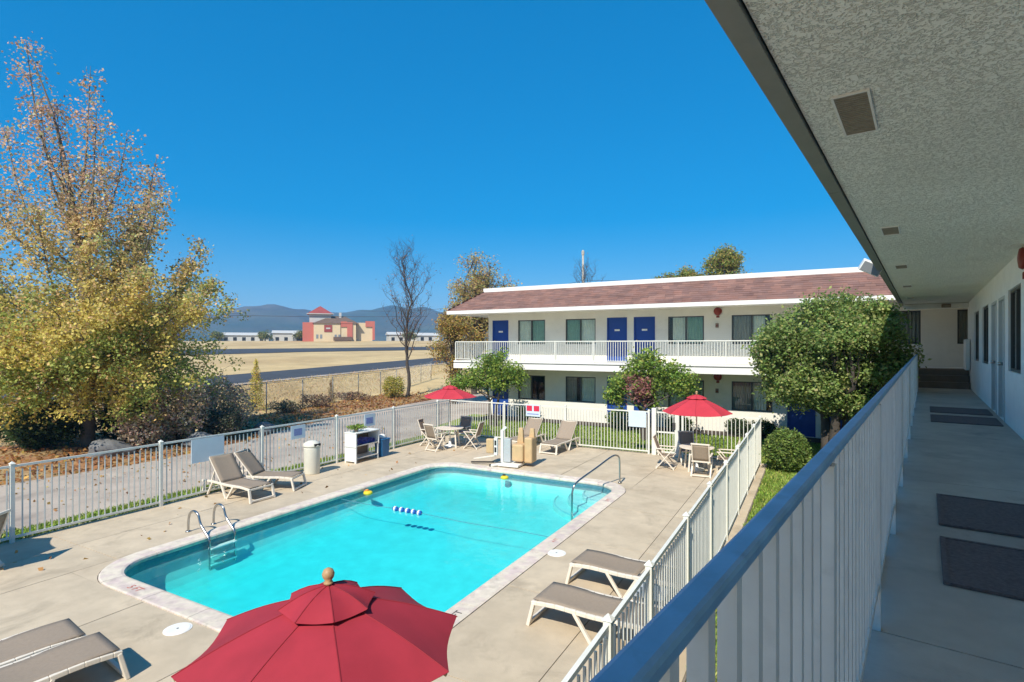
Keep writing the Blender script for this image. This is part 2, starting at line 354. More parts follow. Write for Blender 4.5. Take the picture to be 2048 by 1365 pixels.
# deck slabs: every slab a piece of the deck
deck = MB()
for a in ((-13.75,PX0-.18,-3,19.4),(PX1+.18,-1.27,-3,19.4),(PX0-.18,PX1+.18,-3,PY0-.18),(PX0-.18,PX1+.18,PY1+.18,19.4)): deck.box(*a, -.3, -.012)
deck_o = tag(deck.build('pool_deck', M['joint']), 'sand coloured concrete pool deck laid in large slabs', kind='structure')
def slab(x0, x1, y0, y1):
    gp = .007; MB().box(x0+gp, x1-gp, y0+gp, y1-gp, -.10, random.uniform(-.001,.002)).build('slab', M['deck'], deck_o)
ox0, ox1, oy0, oy1 = PX0-CW, PX1+CW, PY0-CW, PY1+CW
ycuts = [-3,-2,.4,2.8,5.2,7.6,10,12.4,oy1,17.1,19.36]
for y0, y1 in zip(ycuts, ycuts[1:]):
    for x0, x1 in ((-13.72,-12.3),(-12.3,ox0),(ox1,-2.72),(-2.72,-1.3)): slab(x0, x1, y0, y1)
for x0, x1 in ((ox0,-8.7),(-8.7,-6.5),(-6.5,ox1)):
    for y0, y1 in ((-3,-2),(-2,.4),(.4,2.8),(2.8,oy0),(oy1,17.1),(17.1,19.36)): slab(x0, x1, y0, y1)
for cx, cy, a0, kx, ky in ((ox1-PR-CW, oy0+PR+CW, -90, ox1, oy0),(ox1-PR-CW, oy1-PR-CW, 0, ox1, oy1),(ox0+PR+CW, oy1-PR-CW, 90, ox0, oy1),(ox0+PR+CW, oy0+PR+CW, 180, ox0, oy0)):
    poly = [(kx, ky)] + [(cx+(PR+CW+.007)*math.cos(R(a0+90-90*k/12)), cy+(PR+CW+.007)*math.sin(R(a0+90-90*k/12))) for k in range(13)]
    me = MB(); n = len(poly)
    me.add([(p[0],p[1],0) for p in poly], [(0, i, i+1) for i in range(1, n-1)]); me.build('slab', M['deck'], deck_o)
# coping stones
loop_i = rrect(0, 14); loop_o = rrect(CW, 14)
def seglen(l): return [math.dist(l[i], l[(i+1)%len(l)]) for i in range(len(l))]
coping = thing('pool_coping', 'pale stone coping round the swimming pool', 'coping', (0,0,0)); coping['kind'] = 'structure'; del coping['category']
sl = seglen(loop_i); tot = sum(sl); NST = 26
def at(l, t):
    s = (t % 1.0)*tot
    for i, d in enumerate(sl):
        if s <= d: 
            a = Vector(l[i]); b = Vector(l[(i+1)%len(l)]); return a.lerp(b, s/max(d,1e-6))
        s -= d
    return Vector(l[0])
for k in range(NST):
    t0 = k/NST + .004/tot; t1 = (k+1)/NST - .004/tot; b = MB()
    prof = [(-.0,-.09),(-.03,-.06),(-.035,-.02),(-.02,.008),(.02,.018),(.30,.018),(CW-.004,.010),(CW-.004,-.09)]
    def fn(u, v):
        t = t0+(t1-t0)*u; pi = at(loop_i, t); po = at(loop_o, t); d = (po-pi).normalized()
        o, z = prof[round(v*(len(prof)-1))]; q = pi + d*o*((po-pi).length/CW); return (q.x, q.y, z)
    nu = 8; b.grid(fn, nu, len(prof)-1); np_ = len(prof)
    b.f.append(tuple(range(np_))); b.f.append(tuple(nu*np_+i for i in range(np_))[::-1])
    b.build('coping_stone', M['coping'], coping)
# shell
b = MB(); lp = rrect(0.01, 10); n = len(lp)
def fz(y): # floor depth: shallow far end, deep near end
    t = max(0, min(1, (12.6-y)/7.0)); return -.60 - .28*t*t*(3-2*t)
NR = 12
cy_, cx_ = (PY0+PY1)/2, (PX0+PX1)/2
def dense(l):
    out = []
    for k_, p in enumerate(l):
        q = l[(k_+1) % len(l)]; m_ = 16 if (k_+1) % 11 == 0 else 1
        out += [(p[0]+(q[0]-p[0])*j/m_, p[1]+(q[1]-p[1])*j/m_) for j in range(m_)]
    return out
def ring(off, zf): return [(p[0], p[1], zf(p)) for p in dense(rrect(-off, 10))]
n = len(dense(rrect(0, 10)))
rings = [ring(-.01, lambda p: -.05), ring(-.01, lambda p: -.30)]
for k in range(1, 7):
    a_ = PI/2*k/6; rad = .60
    rings.append(ring(-.01+rad*(1-math.cos(a_)), lambda p, a_=a_: -.30+(fz(p[1])+.30)*math.sin(a_)))
for off in (.74,): rings.append(ring(off, lambda p: fz(p[1])))
for r_ in rings: b.v += r_
for i in range(len(rings)-1):
    for k in range(n): b.f.append((i*n+k, (i+1)*n+k, (i+1)*n+(k+1)%n, i*n+(k+1)%n))
b.grid(lambda u, v: (PX0+.35+(PX1-PX0-.7)*u, PY0+.35+(PY1-PY0-.7)*v, fz(PY0+.35+(PY1-PY0-.7)*v)-.0015), 6, 30)
pool = tag(b.build('pool_basin', M['plaster']), 'white plastered swimming pool basin with a shallow far end', kind='structure')
b = MB(); lp2 = rrect(-.004, 10); n = len(lp2); b.v = [(p[0],p[1],-.05) for p in lp2] + [(p[0],p[1],-.24) for p in lp2]; b.f = [(i, n+i, n+(i+1)%n, (i+1)%n) for i in range(n)]
b.build('waterline_tile', M['tile'], pool)
# corner steps in the shallow end
for k, (r_, z_) in enumerate(((1.0,-.24),(1.4,-.36),(1.8,-.48))):
    cx, cy = PX1-.02, PY1-.02
    poly = [(cx, cy)] + [(cx - r_*math.cos(R(a)), cy - r_*math.sin(R(a))) for a in range(0, 91, 6)]
    MB().prism(poly, -1.15, z_).build('pool_step', M['plaster'], pool)
    st = MB(); st.tube([(cx - (r_-.04)*math.cos(R(a)), cy - (r_-.04)*math.sin(R(a)), z_+.004) for a in range(4, 87, 6)], .022, 6); st.build('step_nosing', M['nosing'], pool)
# water body
b = MB(); lw = rrect(-.012, 10); b.v = [(p[0],p[1],-.12) for p in lw]; b.f = [tuple(range(len(lw)))]
n = len(lw); b.v += [(p[0],p[1],-2.2) for p in lw]; b.f += [(i, n+i, n+(i+1)%n, (i+1)%n) for i in range(n)]; b.f.append(tuple(range(n, 2*n))[::-1])
tag(b.build('water', M['water']), 'clear turquoise water filling the swimming pool', kind='structure')

# ------------------------------------------------------------------ hills and air
hb = MB(); rnd = np.random.RandomState(3)
ph = rnd.rand(12)*6.28
KEY = [(-75,40),(-45,55),(-36,70),(-31,84),(-28.5,92),(-27,103),(-25.3,117),(-23.5,121),(-21.5,114),(-19,100),(-15,113),(-12,124),(-9,118),(-4,95),(5,70),(20,60),(70,40)]
def prof(a):
    for (a0,h0),(a1,h1) in zip(KEY, KEY[1:]):
        if a0 <= a <= a1:
            t = (a-a0)/(a1-a0); t = t*t*(3-2*t); return h0+(h1-h0)*t
    return 40
def hill(u, v):
    a = -74+143*u; r = 950+750*v; ang = R(118.75 - a)
    rad = math.sin(min(1, v/.72)*PI/2)**1.3 if v < .72 else 1-.3*(v-.72)/.28
    w = sum(math.sin(a*(.5+.33*k)+ph[k])*math.sin(v*(4+2.1*k)+ph[-k]) for k in range(6))*3.2*min(1, v*3)
    z = 2 + .82*prof(a)*rad + w*rad*.7; return (r*math.cos(ang), r*math.sin(ang), max(z, -2))
hb.grid(hill, 220, 40)
tag(hb.build('hills', M['hill'], smooth=True), 'forested hills along the horizon', kind='structure')

hz = MB().box(-1750, 1750, -350, 1750, -4, 118).build('haze', None)
hm = bpy.data.materials.new('haze_air'); hm.use_nodes = True; hn = hm.node_tree.nodes; hn.remove(hn['Principled BSDF'])
pv = hn.new('ShaderNodeVolumePrincipled'); pv.inputs['Color'].default_value = (.22,.55,1,1); pv.inputs['Density'].default_value = 4.6e-4; pv.inputs['Anisotropy'].default_value = 0
hm.node_tree.links.new(pv.outputs[0], hn['Material Output'].inputs['Volume']); hz.data.materials.append(hm)
tag(hz, 'thin blue haze over the valley', kind='stuff')
# ------------------------------------------------------------------ building pieces
def wall_open(b, x0, x1, z0, z1, y0, y1, ops):
    """a wall in the xz plane from y0 to y1, with real openings (x0,x1,z0,z1)"""
    X = sorted({x0, x1, *[o[0] for o in ops], *[o[1] for o in ops]}); Z = sorted({z0, z1, *[o[2] for o in ops], *[o[3] for o in ops]})
    for a, c in zip(X, X[1:]):
        run = None
        for e, f in zip(Z, Z[1:]):
            solid = not any(o[0] < (a+c)/2 < o[1] and o[2] < (e+f)/2 < o[3] for o in ops)
            if solid: run = (run[0], f) if run else (e, f)
            if (not solid or f == Z[-1]) and run:
                b.box(a, c, y0, y1, run[0], run[1]); run = None
    return b
def pleats(x0, x1, z0, z1, y, amp=.025, pitch=.11):
    n = max(6, int((x1-x0)/pitch*4)); b = MB()
    b.grid(lambda u, v: (x0+(x1-x0)*u, y+amp*math.sin(u*n/4*2*PI), z0+(z1-z0)*v), n, 1); return b
def window(parent, x0, x1, z0, z1, y, cur, sill=True):
    """sliding window in a wall facing -y: frame, two panes, curtains, dark panel for the unlit room behind"""
    f = MB(); w = .045
    f.box(x0, x1, y+.03, y+.09, z0, z0+w).box(x0, x1, y+.03, y+.09, z1-w, z1).box(x0, x0+w, y+.03, y+.09, z0+w, z1-w).box(x1-w, x1, y+.03, y+.09, z0+w, z1-w)
    xm = (x0+x1)/2; f.box(xm-.03, xm+.03, y+.025, y+.085, z0+w, z1-w)
    fo = f.build('window', M['alu'], parent)
    MB().box(x0+w, xm-.03, y+.055, y+.061, z0+w, z1-w).build('pane', M['glass'], fo)
    MB().box(xm+.03, x1-w, y+.067, y+.073, z0+w, z1-w).build('pane', M['glass'], fo)
    for (a, c, m) in cur:
        pleats(x0+(x1-x0)*a, x0+(x1-x0)*c, z0+.02, z1-.02, y+.125).build('curtain', M[m], fo)
    MB().box(x0-.1, x1+.1, y+.75, y+.80, z0-.1, z1+.1).build('dark_room_panel', M['dark'], fo)  # near-black panel: darkness of the unlit room put into its colour
    return fo
def door(parent, x0, x1, z0, z1, y, plate=True, dm='door_blue'):
    fr = MB(); fr.box(x0-.05, x0, y-.01, y+.10, z0, z1+.05).box(x1, x1+.05, y-.01, y+.10, z0, z1+.05).box(x0, x1, y-.01, y+.10, z1, z1+.05)
    d = MB().box(x0, x1, y+.04, y+.085, z0+.01, z1).build('door', M[dm], parent)
    fr.build('door_frame', M[dm], d)
    if plate: MB().box((x0+x1)/2-.12, (x0+x1)/2+.12, y+.030, y+.038, z1-.56, z1-.48).build('number_plate', M['trim_white'], d)
    k = MB(); k.tube([(x0+.09, y+.04, z0+.98), (x0+.09, y-.03, z0+.98)], .03, 10); k.build('door_knob', M['steel'], d, smooth=True)
    return d

# ------------------------------------------------------------------ far wing (facing the pool)
FG = .28; F2 = 3.05; WX0, WX1 = -14.53, 9.0; WY = 24.0
fw = thing('motel_wing', 'white two storey motel wing with brown shingle mansard roof and blue doors', 'building', (0,0,0))
wins = [(-12.83,-11.35),(-10.28,-8.79),(-5.5,-4.02),(-2.94,-1.43),(1.85,3.32),(4.34,5.6)]
doors_x = [(-14.24,-13.42),(-8.19,-7.36),(-6.95,-6.11),(-.86,.01),(.42,1.29)]
ops = []
for a, c in wins: ops += [(a, c, 1.15, 2.33), (a, c, 3.85, 5.03)]
for a, c in doors_x: ops += [(a-.05, c+.05, FG, 2.36), (a-.05, c+.05, F2, 5.05)]
wall_open(MB(), WX0, WX1, FG-.4, 5.36, WY, WY+.2, ops).build('wall', M['white_paint'], fw)
MB().box(WX0, WX0+.2, WY+.2, 33, FG-.4, 5.36).box(WX0+.2, WX1, 32.8, 33, FG-.4, 5.36).box(WX1-.2, WX1, WY+.2, 32.8, FG-.4, 5.36).build('wall', M['white_paint'], fw)
CUR_U = [[(0,.5,'curtain'),(.5,1,'curtain2')],[(0,.52,'curtain2'),(.52,1,'curtain')],[(.12,.55,'curtain'),(.5,1,'curtain2')],[(0,.5,'curtain3'),(.5,.82,'curtain')],[(0,1,'curtain3')],[(0,1,'curtain3')]]
CUR_L = [[(.04,.5,'curtain')],[(0,.35,'curtain3'),(.5,1,'curtain')],[(0,.5,'curtain'),(.5,1,'curtain2')],[(0,.5,'curtain3'),(.5,.85,'curtain')],[(0,1,'curtain3')],[(0,1,'curtain3')]]
for (a, c), u, l in zip(wins, CUR_U, CUR_L):
    window(fw, a, c, 3.85, 5.03, WY, u); window(fw, a, c, 1.15, 2.33, WY, l)
for a, c in doors_x:
    door(fw, a, c, F2, 5.0, WY); door(fw, a, c, FG, 2.31, WY)
# walkway slab: proud nosing, grey groove, deep fascia
SX0, SX1 = -15.65, 9.0; SY = 22.5
b = MB(); b.box(SX0, SX1, SY, WY, 2.975, F2)
b.box(SX0, WX0, WY, 27, 2.975, F2)
MB().box(SX0+.05, SX1, SY+.05, WY, 2.925, 2.975).box(SX0+.05, WX0, WY, 27, 2.925, 2.975).build('drip_strip', M['fascia'], fw)
b.build('walkway_slab', M['trim_white'], fw)
MB().box(SX0, SX1, SY, WY, 2.68, 2.925).box(SX0, WX0, WY, 27, 2.68, 2.925).build('walkway_fascia', M['trim_white'], fw)
# roof: mansard front and left hip, flat top, white cap
EX0, EY, EZ0, EZ1 = -15.78, 22.1, 5.31, 5.47; RXL, RYY, RZ = -14.75, 24.0, 6.52
MB().box(EX0, WX1+.6, EY, EY+.06, EZ0, EZ1).box(EX0, EX0+.06, EY+.06, 34.4, EZ0, EZ1).build('eave_fascia', M['trim_white'], fw)
MB().box(EX0+.06, WX1+.6, EY+.06, 34.4, 5.365, 5.40).build('soffit', M['white_paint'], fw)
roof = MB().add([(EX0+.02,EY+.02,EZ1),(WX1+.6,EY+.02,EZ1),(WX1+.6,RYY,RZ),(RXL,RYY,RZ),(EX0+.02,34.4,EZ1),(RXL,33.6,RZ),(WX1+.6,33.6,RZ),(WX1+.6,34.4,EZ1)],
                [(0,1,2,3),(4,0,3,5),(3,2,6,5),(4,5,6,7),(1,7,6,2)]).build('roof', M['shingle'], fw)
sh = MB()
def shingle_face(o, ax, up, L_lo, L_hi, off_lo, off_hi, rows, w):
    o = Vector(o); ax = Vector(ax).normalized(); up = Vector(up); ul = up.length; un = up.normalized(); nrm = ax.cross(un).normalized()
    if nrm.z < 0: nrm = -nrm
    for r_ in range(rows):
        t0 = r_/rows; t1 = min(1, (r_+1.15)/rows); a0 = off_lo+(off_hi-off_lo)*t0; e0 = L_lo+(L_hi-L_lo)*t0
        x = a0 - random.random()*w
        while x < e0:
            x1 = min(x+w*random.uniform(.85,1.15), e0); xs_ = max(x, a0)
            if x1 - xs_ > .05:
                h = random.uniform(.010,.022); dz = random.uniform(-.012,.004)
                p = [o+ax*xs_+un*(ul*t0+dz)+nrm*h, o+ax*(x1-.006)+un*(ul*t0+dz)+nrm*h, o+ax*(x1-.006)+un*ul*t1+nrm*.004, o+ax*xs_+un*ul*t1+nrm*.004]
                q = [o+ax*xs_+un*(ul*t0+dz), o+ax*(x1-.006)+un*(ul*t0+dz)]
                sh.add(p+q, [(0,1,2,3),(4,5,1,0)])
            x = x1
up = Vector((0, RYY-EY-.02, RZ-EZ1))
shingle_face((EX0+.02,EY+.02,EZ1+.003), (1,0,0), up, WX1+.6-EX0, WX1+.6-EX0, 0, RXL-EX0, 11, .34)
up2 = Vector((RXL-EX0-.02, 0, RZ-EZ1))
shingle_face((EX0+.02,EY+.02,EZ1+.003), (0,1,0), up2, 12.2, 11.4, 0, RYY-EY, 9, .34)
tag(sh.build('shingles', M['shingle'], fw), kind='stuff')
MB().box(RXL-.05, WX1+.6, RYY-.06, RYY+.12, RZ-.02, RZ+.17).box(RXL-.05, RXL+.13, RYY+.12, 33.6, RZ-.02, RZ+.17).build('roof_cap', M['trim_white'], fw)
# downpipe-like light fixtures and alarms are things of their own
def alarm(x, z, lab, y=WY, parent_rot=0):
    t = thing('fire_alarm_bell', lab, 'alarm', (x, y, z), 0, 'red alarm bells on the far wing')
    g_ = MB().lathe([(.06,0),(.15,.01),(.165,.04),(.14,.075),(.05,.095)], 20); o = g_.build('gong', M['alarm'], t, smooth=True); o.rotation_euler = (R(90),0,0)
    o2 = MB().box(-.06,.06,-.002,.03,-.26,-.17).build('mounting_box', M['alarm'], t); return t
alarm(-3.47, 5.20, 'round red alarm bell under the eave of the far wing upper storey', WY-.002)
alarm(-3.47, 2.50, 'round red alarm bell under the walkway slab on the lower storey', WY-.002)
def pull(x, z, lab):
    t = thing('alarm_pull_box', lab, 'alarm box', (x, WY-.002, z), 0, 'small dark alarm boxes on the far wing')
    MB().box(-.06,.06,-.05,0,-.09,.09).build('body', M['brown'], t, bevel=.008); MB().box(-.035,.035,-.062,-.05,-.03,.0).build('handle', M['alarm'], t)
pull(-3.5, 4.62, 'small dark box on white wall below the upper alarm bell'); pull(-3.5, 1.92, 'small dark box on white wall below the lower alarm bell')

def railing(name, label, pts, ztop, z0, zlow, pitch, ps, m, mcap, capw, caph, posts, postw, kind='railing', end_gap=True, loc=(0,0,0), rotz=0):
    """pickets between a top rail and a low rail; every picket its own part"""
    t = thing(name, label, kind, loc, rotz)
    pk = MB().box(-ps/2, ps/2, -ps/2, ps/2, zlow+.012, ztop-caph+.004).mesh('picket', m)
    pm = MB().box(-postw/2, postw/2, -postw/2, postw/2, z0, ztop-caph-.002); pmsh = pm.mesh('post', m)
    for a, c in zip(pts, pts[1:]):
        a = Vector(a); c = Vector(c); d = c-a; L_ = d.length; an = math.atan2(d.y, d.x)
        MB().box(-capw/2*0, L_, -capw/2, capw/2, ztop-caph, ztop).build('top_rail', mcap, t, bevel=min(.012, caph*.3), loc=(a.x,a.y,0), rotz=an)
        MB().box(0, L_, -ps*.7, ps*.7, zlow-.02, zlow+.012).build('bottom_rail', m, t, loc=(a.x,a.y,0), rotz=an)
        n = int(round(L_/pitch))
        for i in range(1, n):
            p = a + d*(i/n)
            if any((p-Vector(q)).length < postw*.5+ps*.6 for q in posts): continue
            put('picket', pk, t, (p.x, p.y, 0), an)
    for q in posts:
        put('post', pmsh, t, (q[0], q[1], 0), 0)
    return t
railing('walkway_railing', 'white picket railing along the far wing upper walkway', [(-15.57,26.5),(-15.57,22.58),(2.5,22.58)], 3.99, 3.05, 3.13, .105, .022, M['white_metal'], M['white_metal'], .05, .045,
        [(-15.57,22.58),(-15.57,24.5),(-15.57,26.5)] + [(-15.57+1.8*i, 22.58) for i in range(1,11)], .045)

# ------------------------------------------------------------------ near wing (where the photographer stands), local frame: x right across the walkway, y along it
NA = R(-8.15)
nw = thing('motel_wing', 'shaded near motel wing with stucco ceiling and long upper walkway', 'building', (0,0,0), NA)
NF = 2.48; NV = 1.10; NC = 5.15; U0, U1 = -7.0, 22.9
def wall_v(b, u0, u1, z0, z1, v0, v1, ops):
    tmp = wall_open(MB(), u0, u1, z0, z1, v0, v1, ops)
    b.add([(p[1], p[0], p[2]) for p in tmp.v], [f[::-1] for f in tmp.f]); return b
nwin = [(8.35,9.85),(10.7,12.2),(15.75,17.4),(18.4,20.0)]
ndoor = [(3.95,4.8),(5.2,6.05),(12.7,13.55),(14.05,14.9)]
nops = [(a, c, 3.38, 4.70) for a, c in nwin] + [(a-.05, c+.05, NF, 4.66) for a, c in ndoor]
wall_v(MB(), U0, U1, -.1, NC, NV, NV+.2, nops).build('wall', M['stucco_wall'], nw)
MB().box(NV+.2, 8.5, U0, U0+.2, -.1, NC).box(8.3, 8.5, U0+.2, 22, -.1, NC).box(NV+.2, 8.3, 21.8, 22.0, -.1, NC).build('wall', M['white_paint'], nw)
def nfix(o):
    # local window frame lies along +x facing -y; turn it to lie along the walkway facing the railing
    o.location = (NV, 0, 0); o.rotation_euler = (0,0,R(-90)); return o
for a, c in nwin:
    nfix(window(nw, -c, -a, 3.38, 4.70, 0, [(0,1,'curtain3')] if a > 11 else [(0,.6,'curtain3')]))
for a, c in ndoor:
    nfix(door(nw, -c, -a, NF, 4.61, 0, False, 'grey_door'))
# walkway slab in cast bays
cuts = [U0,-4,-.8,3.05,6.7,10.4,14.1,17.8,21.35]
MB().box(-.27, NV, U0, 21.35, NF-.26, NF-.012).build('walkway_slab', M['joint'], nw)
for a, c in zip(cuts, cuts[1:]): MB().box(-.272, NV-.002, a+.005, c-.005, NF-.2, NF).build('walkway_bay', M['walk'], nw)
MB().box(-.31, -.272, U0, 22.2, NF-.32, NF+.02).build('slab_edge_trim', M['trim_white'], nw)
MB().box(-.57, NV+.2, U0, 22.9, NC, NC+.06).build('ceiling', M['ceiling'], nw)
for a, c in ((U0,5.52),(5.53,22.9)): MB().box(-.68, -.582, a, c, NC-.02, NC+.30).build('fascia', M['fascia'], nw)
MB().box(-.582,-.571, U0, 22.9, NC+.02, NC+.10).build('ceiling_gap_shade', M['black'], nw)  # black strip paints the shade in the gap between ceiling and fascia
MB().add([(-.69,U0,NC+.30),(-.69,22.9,NC+.30),(1.1,22.9,NC+1.35),(1.1,U0,NC+1.35),(8.6,22.9,NC+1.35),(8.6,U0,NC+1.35),(8.6,U0,NC+.3),(8.6,22.9,NC+.3)],
         [(0,1,2,3),(3,2,4,5),(5,4,7,6),(0,3,5,6),(1,7,4,2),(0,6,7,1)]).build('roof', M['shingle'], nw)
# lower storey stays below, seen only from the court
for (u_, w_) in ((3.45,.65),(7.6,.5),(11.3,.5),(15.2,.5),(19.0,.5)):
    f = MB(); x0, x1, y0, y1 = -.40, -.245, u_, u_+w_
    f.box(x0-.012, x1+.012, y0-.012, y0, NC-.010, NC+.004).box(x0-.012, x1+.012, y1, y1+.012, NC-.010, NC+.004).box(x0-.012, x0, y0, y1, NC-.010, NC+.004).box(x1, x1+.012, y0, y1, NC-.010, NC+.004)
    vo = f.build('ceiling_vent', M['trim_white'], nw)
    MB().box(x0, x1, y0, y1, NC-.003, NC-.001).build('vent_backing', M['vent'], vo)
    k = 0
    s_ = MB()
    while y0+.03*k < y1-.02:
        s_.bar((x0, y0+.015+.03*k, NC-.006), (x1, y0+.015+.03*k, NC-.006), .016, .004); k += 1
    s_.build('vent_louvre', M['vent'], vo)
# beam closing the walkway end and wall lamp
MB().box(-.57, NV+.2, 22.3, 22.55, 4.98, 5.13).build('end_beam', M['stucco_wall'], nw)
lamp = thing('walkway_lamp', 'small dark lamp on the beam at the walkway end', 'lamp', (0,0,0), NA)
MB().box(.42, .66, 22.21, 22.298, 5.00, 5.11).build('lamp_body', M['brown'], lamp, bevel=.01); MB().box(.45, .63, 22.19, 22.21, 5.015, 5.075).build('lamp_lens', M['vent'], lamp)
# railing of the near walkway
nr = railing('balcony_railing', 'picket railing with sky-tinted cap along the shaded near walkway', [(-.186,-3.0),(-.186,21.6)], 3.55, 2.48, 2.68, .105, .0225, M['rail_grey'], M['rail_sky_tint'], .034, .022,
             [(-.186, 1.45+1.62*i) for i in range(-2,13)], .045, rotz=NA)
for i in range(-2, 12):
    MB().box(-.262, -.215, 1.45+1.62*i+.5, 1.45+1.62*i+1.1, NF+.001, NF+.06).build('light_patch', M['trim_white'], nr)  # white plates added in place of sunlit patches under the bottom rail
# steps up to the far wing
st = thing('walkway_steps', 'brown steps at the end of the shaded walkway', 'steps', (0,0,0), NA)
for k in range(3): MB().box(-.17, NV-.02, 21.36+.33*k, 21.36+.33*(k+1)+(.4 if k == 2 else 0), NF, NF+.19*(k+1)).build('step', M['brown'], st)
MB().box(NV-.12, NV-.02, 21.4, 22.6, NF+.57, NF+1.5).build('side_wall', M['stucco_wall'], st)
# mats
for a, c, v1, lab in ((3.85,4.76,1.0,'dark purple grey door mat nearest the camera on the walkway'),(5.10,6.11,1.0,'dark purple grey door mat second nearest on the walkway'),
                      (11.9,13.05,1.02,'dark door mat of the distant pair, nearer one'),(13.6,14.75,1.02,'dark door mat of the distant pair, farther one')):
    t = tag(MB().box(.08, v1, a, c, NF+.001, NF+.014).build('door_mat', M['mat'], rotz=NA, bevel=.005), lab, 'door mat', 'door mats on the near walkway')
    for (x0_, x1_, y0_, y1_) in ((.08,v1,a,a+.03),(.08,v1,c-.03,c),(.08,.11,a+.03,c-.03),(v1-.03,v1,a+.03,c-.03)): MB().box(x0_,x1_,y0_,y1_,NF+.014,NF+.019).build('mat_border', M['mat'], t)
# bell on the near wall, flood light under the eave
t = thing('fire_alarm_bell', 'dark red alarm bell high on the near walkway wall', 'alarm', (0,0,0), NA)
o = MB().lathe([(.05,0),(.14,.01),(.155,.04),(.13,.075),(.04,.09)], 20).build('gong', M['alarm'], t, smooth=True); o.rotation_euler = (0,R(-90),0); o.location = (NV-.003, 10.12, 4.98)
MB().box(NV-.04, NV, 10.07, 10.17, 4.70, 4.79).build('mounting_box', M['alarm'], t)
t = thing('flood_light', 'white box flood light on a bracket at the roof edge', 'flood light', (0,0,0), NA)
fl = MB().box(-.17,.17,-.11,.11,-.10,.10).build('housing', M['white_plastic'], t, bevel=.02); fl.location = (-.78, 11.8, 5.20); fl.rotation_euler = (R(18), R(28), R(15))
o = MB().box(-.15,.15,-.125,-.105,-.085,.085).build('lens', M['far_grey'], fl)
MB().tube([(-.76,11.85,5.16),(-.70,11.9,5.15),(-.681,11.9,5.17)], .022, 8).build('bracket', M['grey_plastic'], t)

# ------------------------------------------------------------------ pool fence
FZ = 1.50
def fence(name, label, pts, posts, pitch=.118, skip=None):
    t = thing(name, label, 'fence')
    pk = MB().box(-.010,.010,-.010,.010,.10,FZ-.10).mesh('picket', M['white_metal'])
    pb = MB(); w = .034; pb.box(-w,w,-w,w,-.02,FZ+.02).add([(-w-.012,-w-.012,FZ+.02),(w+.012,-w-.012,FZ+.02),(w+.012,w+.012,FZ+.02),(-w-.012,w+.012,FZ+.02),(0,0,FZ+.07)], [(0,1,4),(1,2,4),(2,3,4),(3,0,4),(3,2,1,0)]); pm = pb.mesh('post', M['white_metal'])
    for a, c in zip(pts, pts[1:]):
        a = Vector(a); c = Vector(c); d = c-a; an = math.atan2(d.y, d.x); L_ = d.length
        for z in (FZ-.03, .10): MB().box(0, L_, -.019,.019, z-.022, z+.022).build('rail', M['white_metal'], t, loc=(a.x,a.y,0), rotz=an)
        n = int(L_/pitch)
        for i in range(1, n):
            p = a + d*(i/n)
            if any((p-Vector(q)).length < .06 for q in posts): continue
            put('picket', pk, t, (p.x,p.y,0), an)
    for q in posts: put('post', pm, t, (q[0],q[1],0))
    return t
fence('pool_fence', 'white picket pool fence on the left beside the driveway', [(-13.52,-1.0),(-13.52,19.15)], [(-13.52, y) for y in (-.8,1.9,4.65,7.4,10.12,12.86,15.6,18.3)])
fence('pool_fence', 'white picket pool fence at the far end of the deck', [(-13.52,19.15),(-5.02,19.15)], [(-13.52,19.15),(-10.85,19.15),(-8.2,19.15),(-5.05,19.15)])
fence('pool_fence', 'short white picket fence between gate and corner hedge', [(-3.92,19.15),(-1.5,19.15)], [(-3.90,19.15),(-1.5,19.15)])
fence('pool_fence', 'white picket pool fence on the right below the near railing', [(-1.5,-1.0),(-1.5,19.15)], [(-1.5, y) for y in (.6,2.5,4.4,5.7,7.6,9.5,11.4,13.3,15.2,17.1)])
gt = thing('pool_gate', 'white picket gate with broad posts in the far pool fence', 'gate')
for x in (-4.86, -4.08): MB().box(x-.075, x+.075, 19.07, 19.22, 0, 1.62).build('gate_post', M['white_metal'], gt, bevel=.008)
for z in (.12, .8, 1.48): MB().box(-4.77, -4.17, 19.13, 19.17, z-.025, z+.025).build('rail', M['white_metal'], gt)
for i in range(6): MB().box(-4.72+.1*i-.01, -4.72+.1*i+.01, 19.138, 19.162, .12, 1.48).build('picket', M['white_metal'], gt)
MB().box(-4.22,-4.12,19.03,19.09,.95,1.16).build('latch', M['ink'], gt)
# signs on the fence
def sign(lab, c, w, h, rotz, ink=None, tilt=0):
    t = thing('fence_sign', lab, 'sign', c, rotz, 'signs on the pool fence')
    MB().box(-w/2, w/2, -.006, .006, -h/2, h/2).build('sign_panel', M['sign'], t)
    if ink:
        for (x0,x1,z0,z1,m) in ink: MB().box(x0*w, x1*w, -.009, -.0065, z0*h, z1*h).build('sign_print', M[m], t)
    for sx in (-.4,.4): MB().box(sx*w-.01, sx*w+.01, .006, .03, h*.36, h*.44).build('clip', M['steel'], t)
    return t
sign('large pale blue sign panel on the left fence behind the first lounger', (-13.46, 8.52, 1.16), .86, .58, R(90))
sign('small pale sign with blue print above the waste bin', (-13.46, 11.3, 1.22), .52, .40, R(90), [(-.3,.25,-.25,.25,'sign_ink')])
sign('small pale sign with violet print left of the corner table', (-13.46, 14.3, 1.22), .5, .42, R(90), [(-.34,.3,-.3,.2,'sign_ink')])
sign('white sign with two red blocks on the far fence', (-9.55, 19.10, 1.27), .62, .46, 0, [(-.44,-.06,-.06,.40,'sign_red'),(.06,.44,-.06,.40,'sign_red'),(-.4,.4,-.34,-.26,'sign_ink')])
sign('plain white sign panel on the far fence beside the gate', (-5.45, 19.10, 1.20), .62, .55, 0)
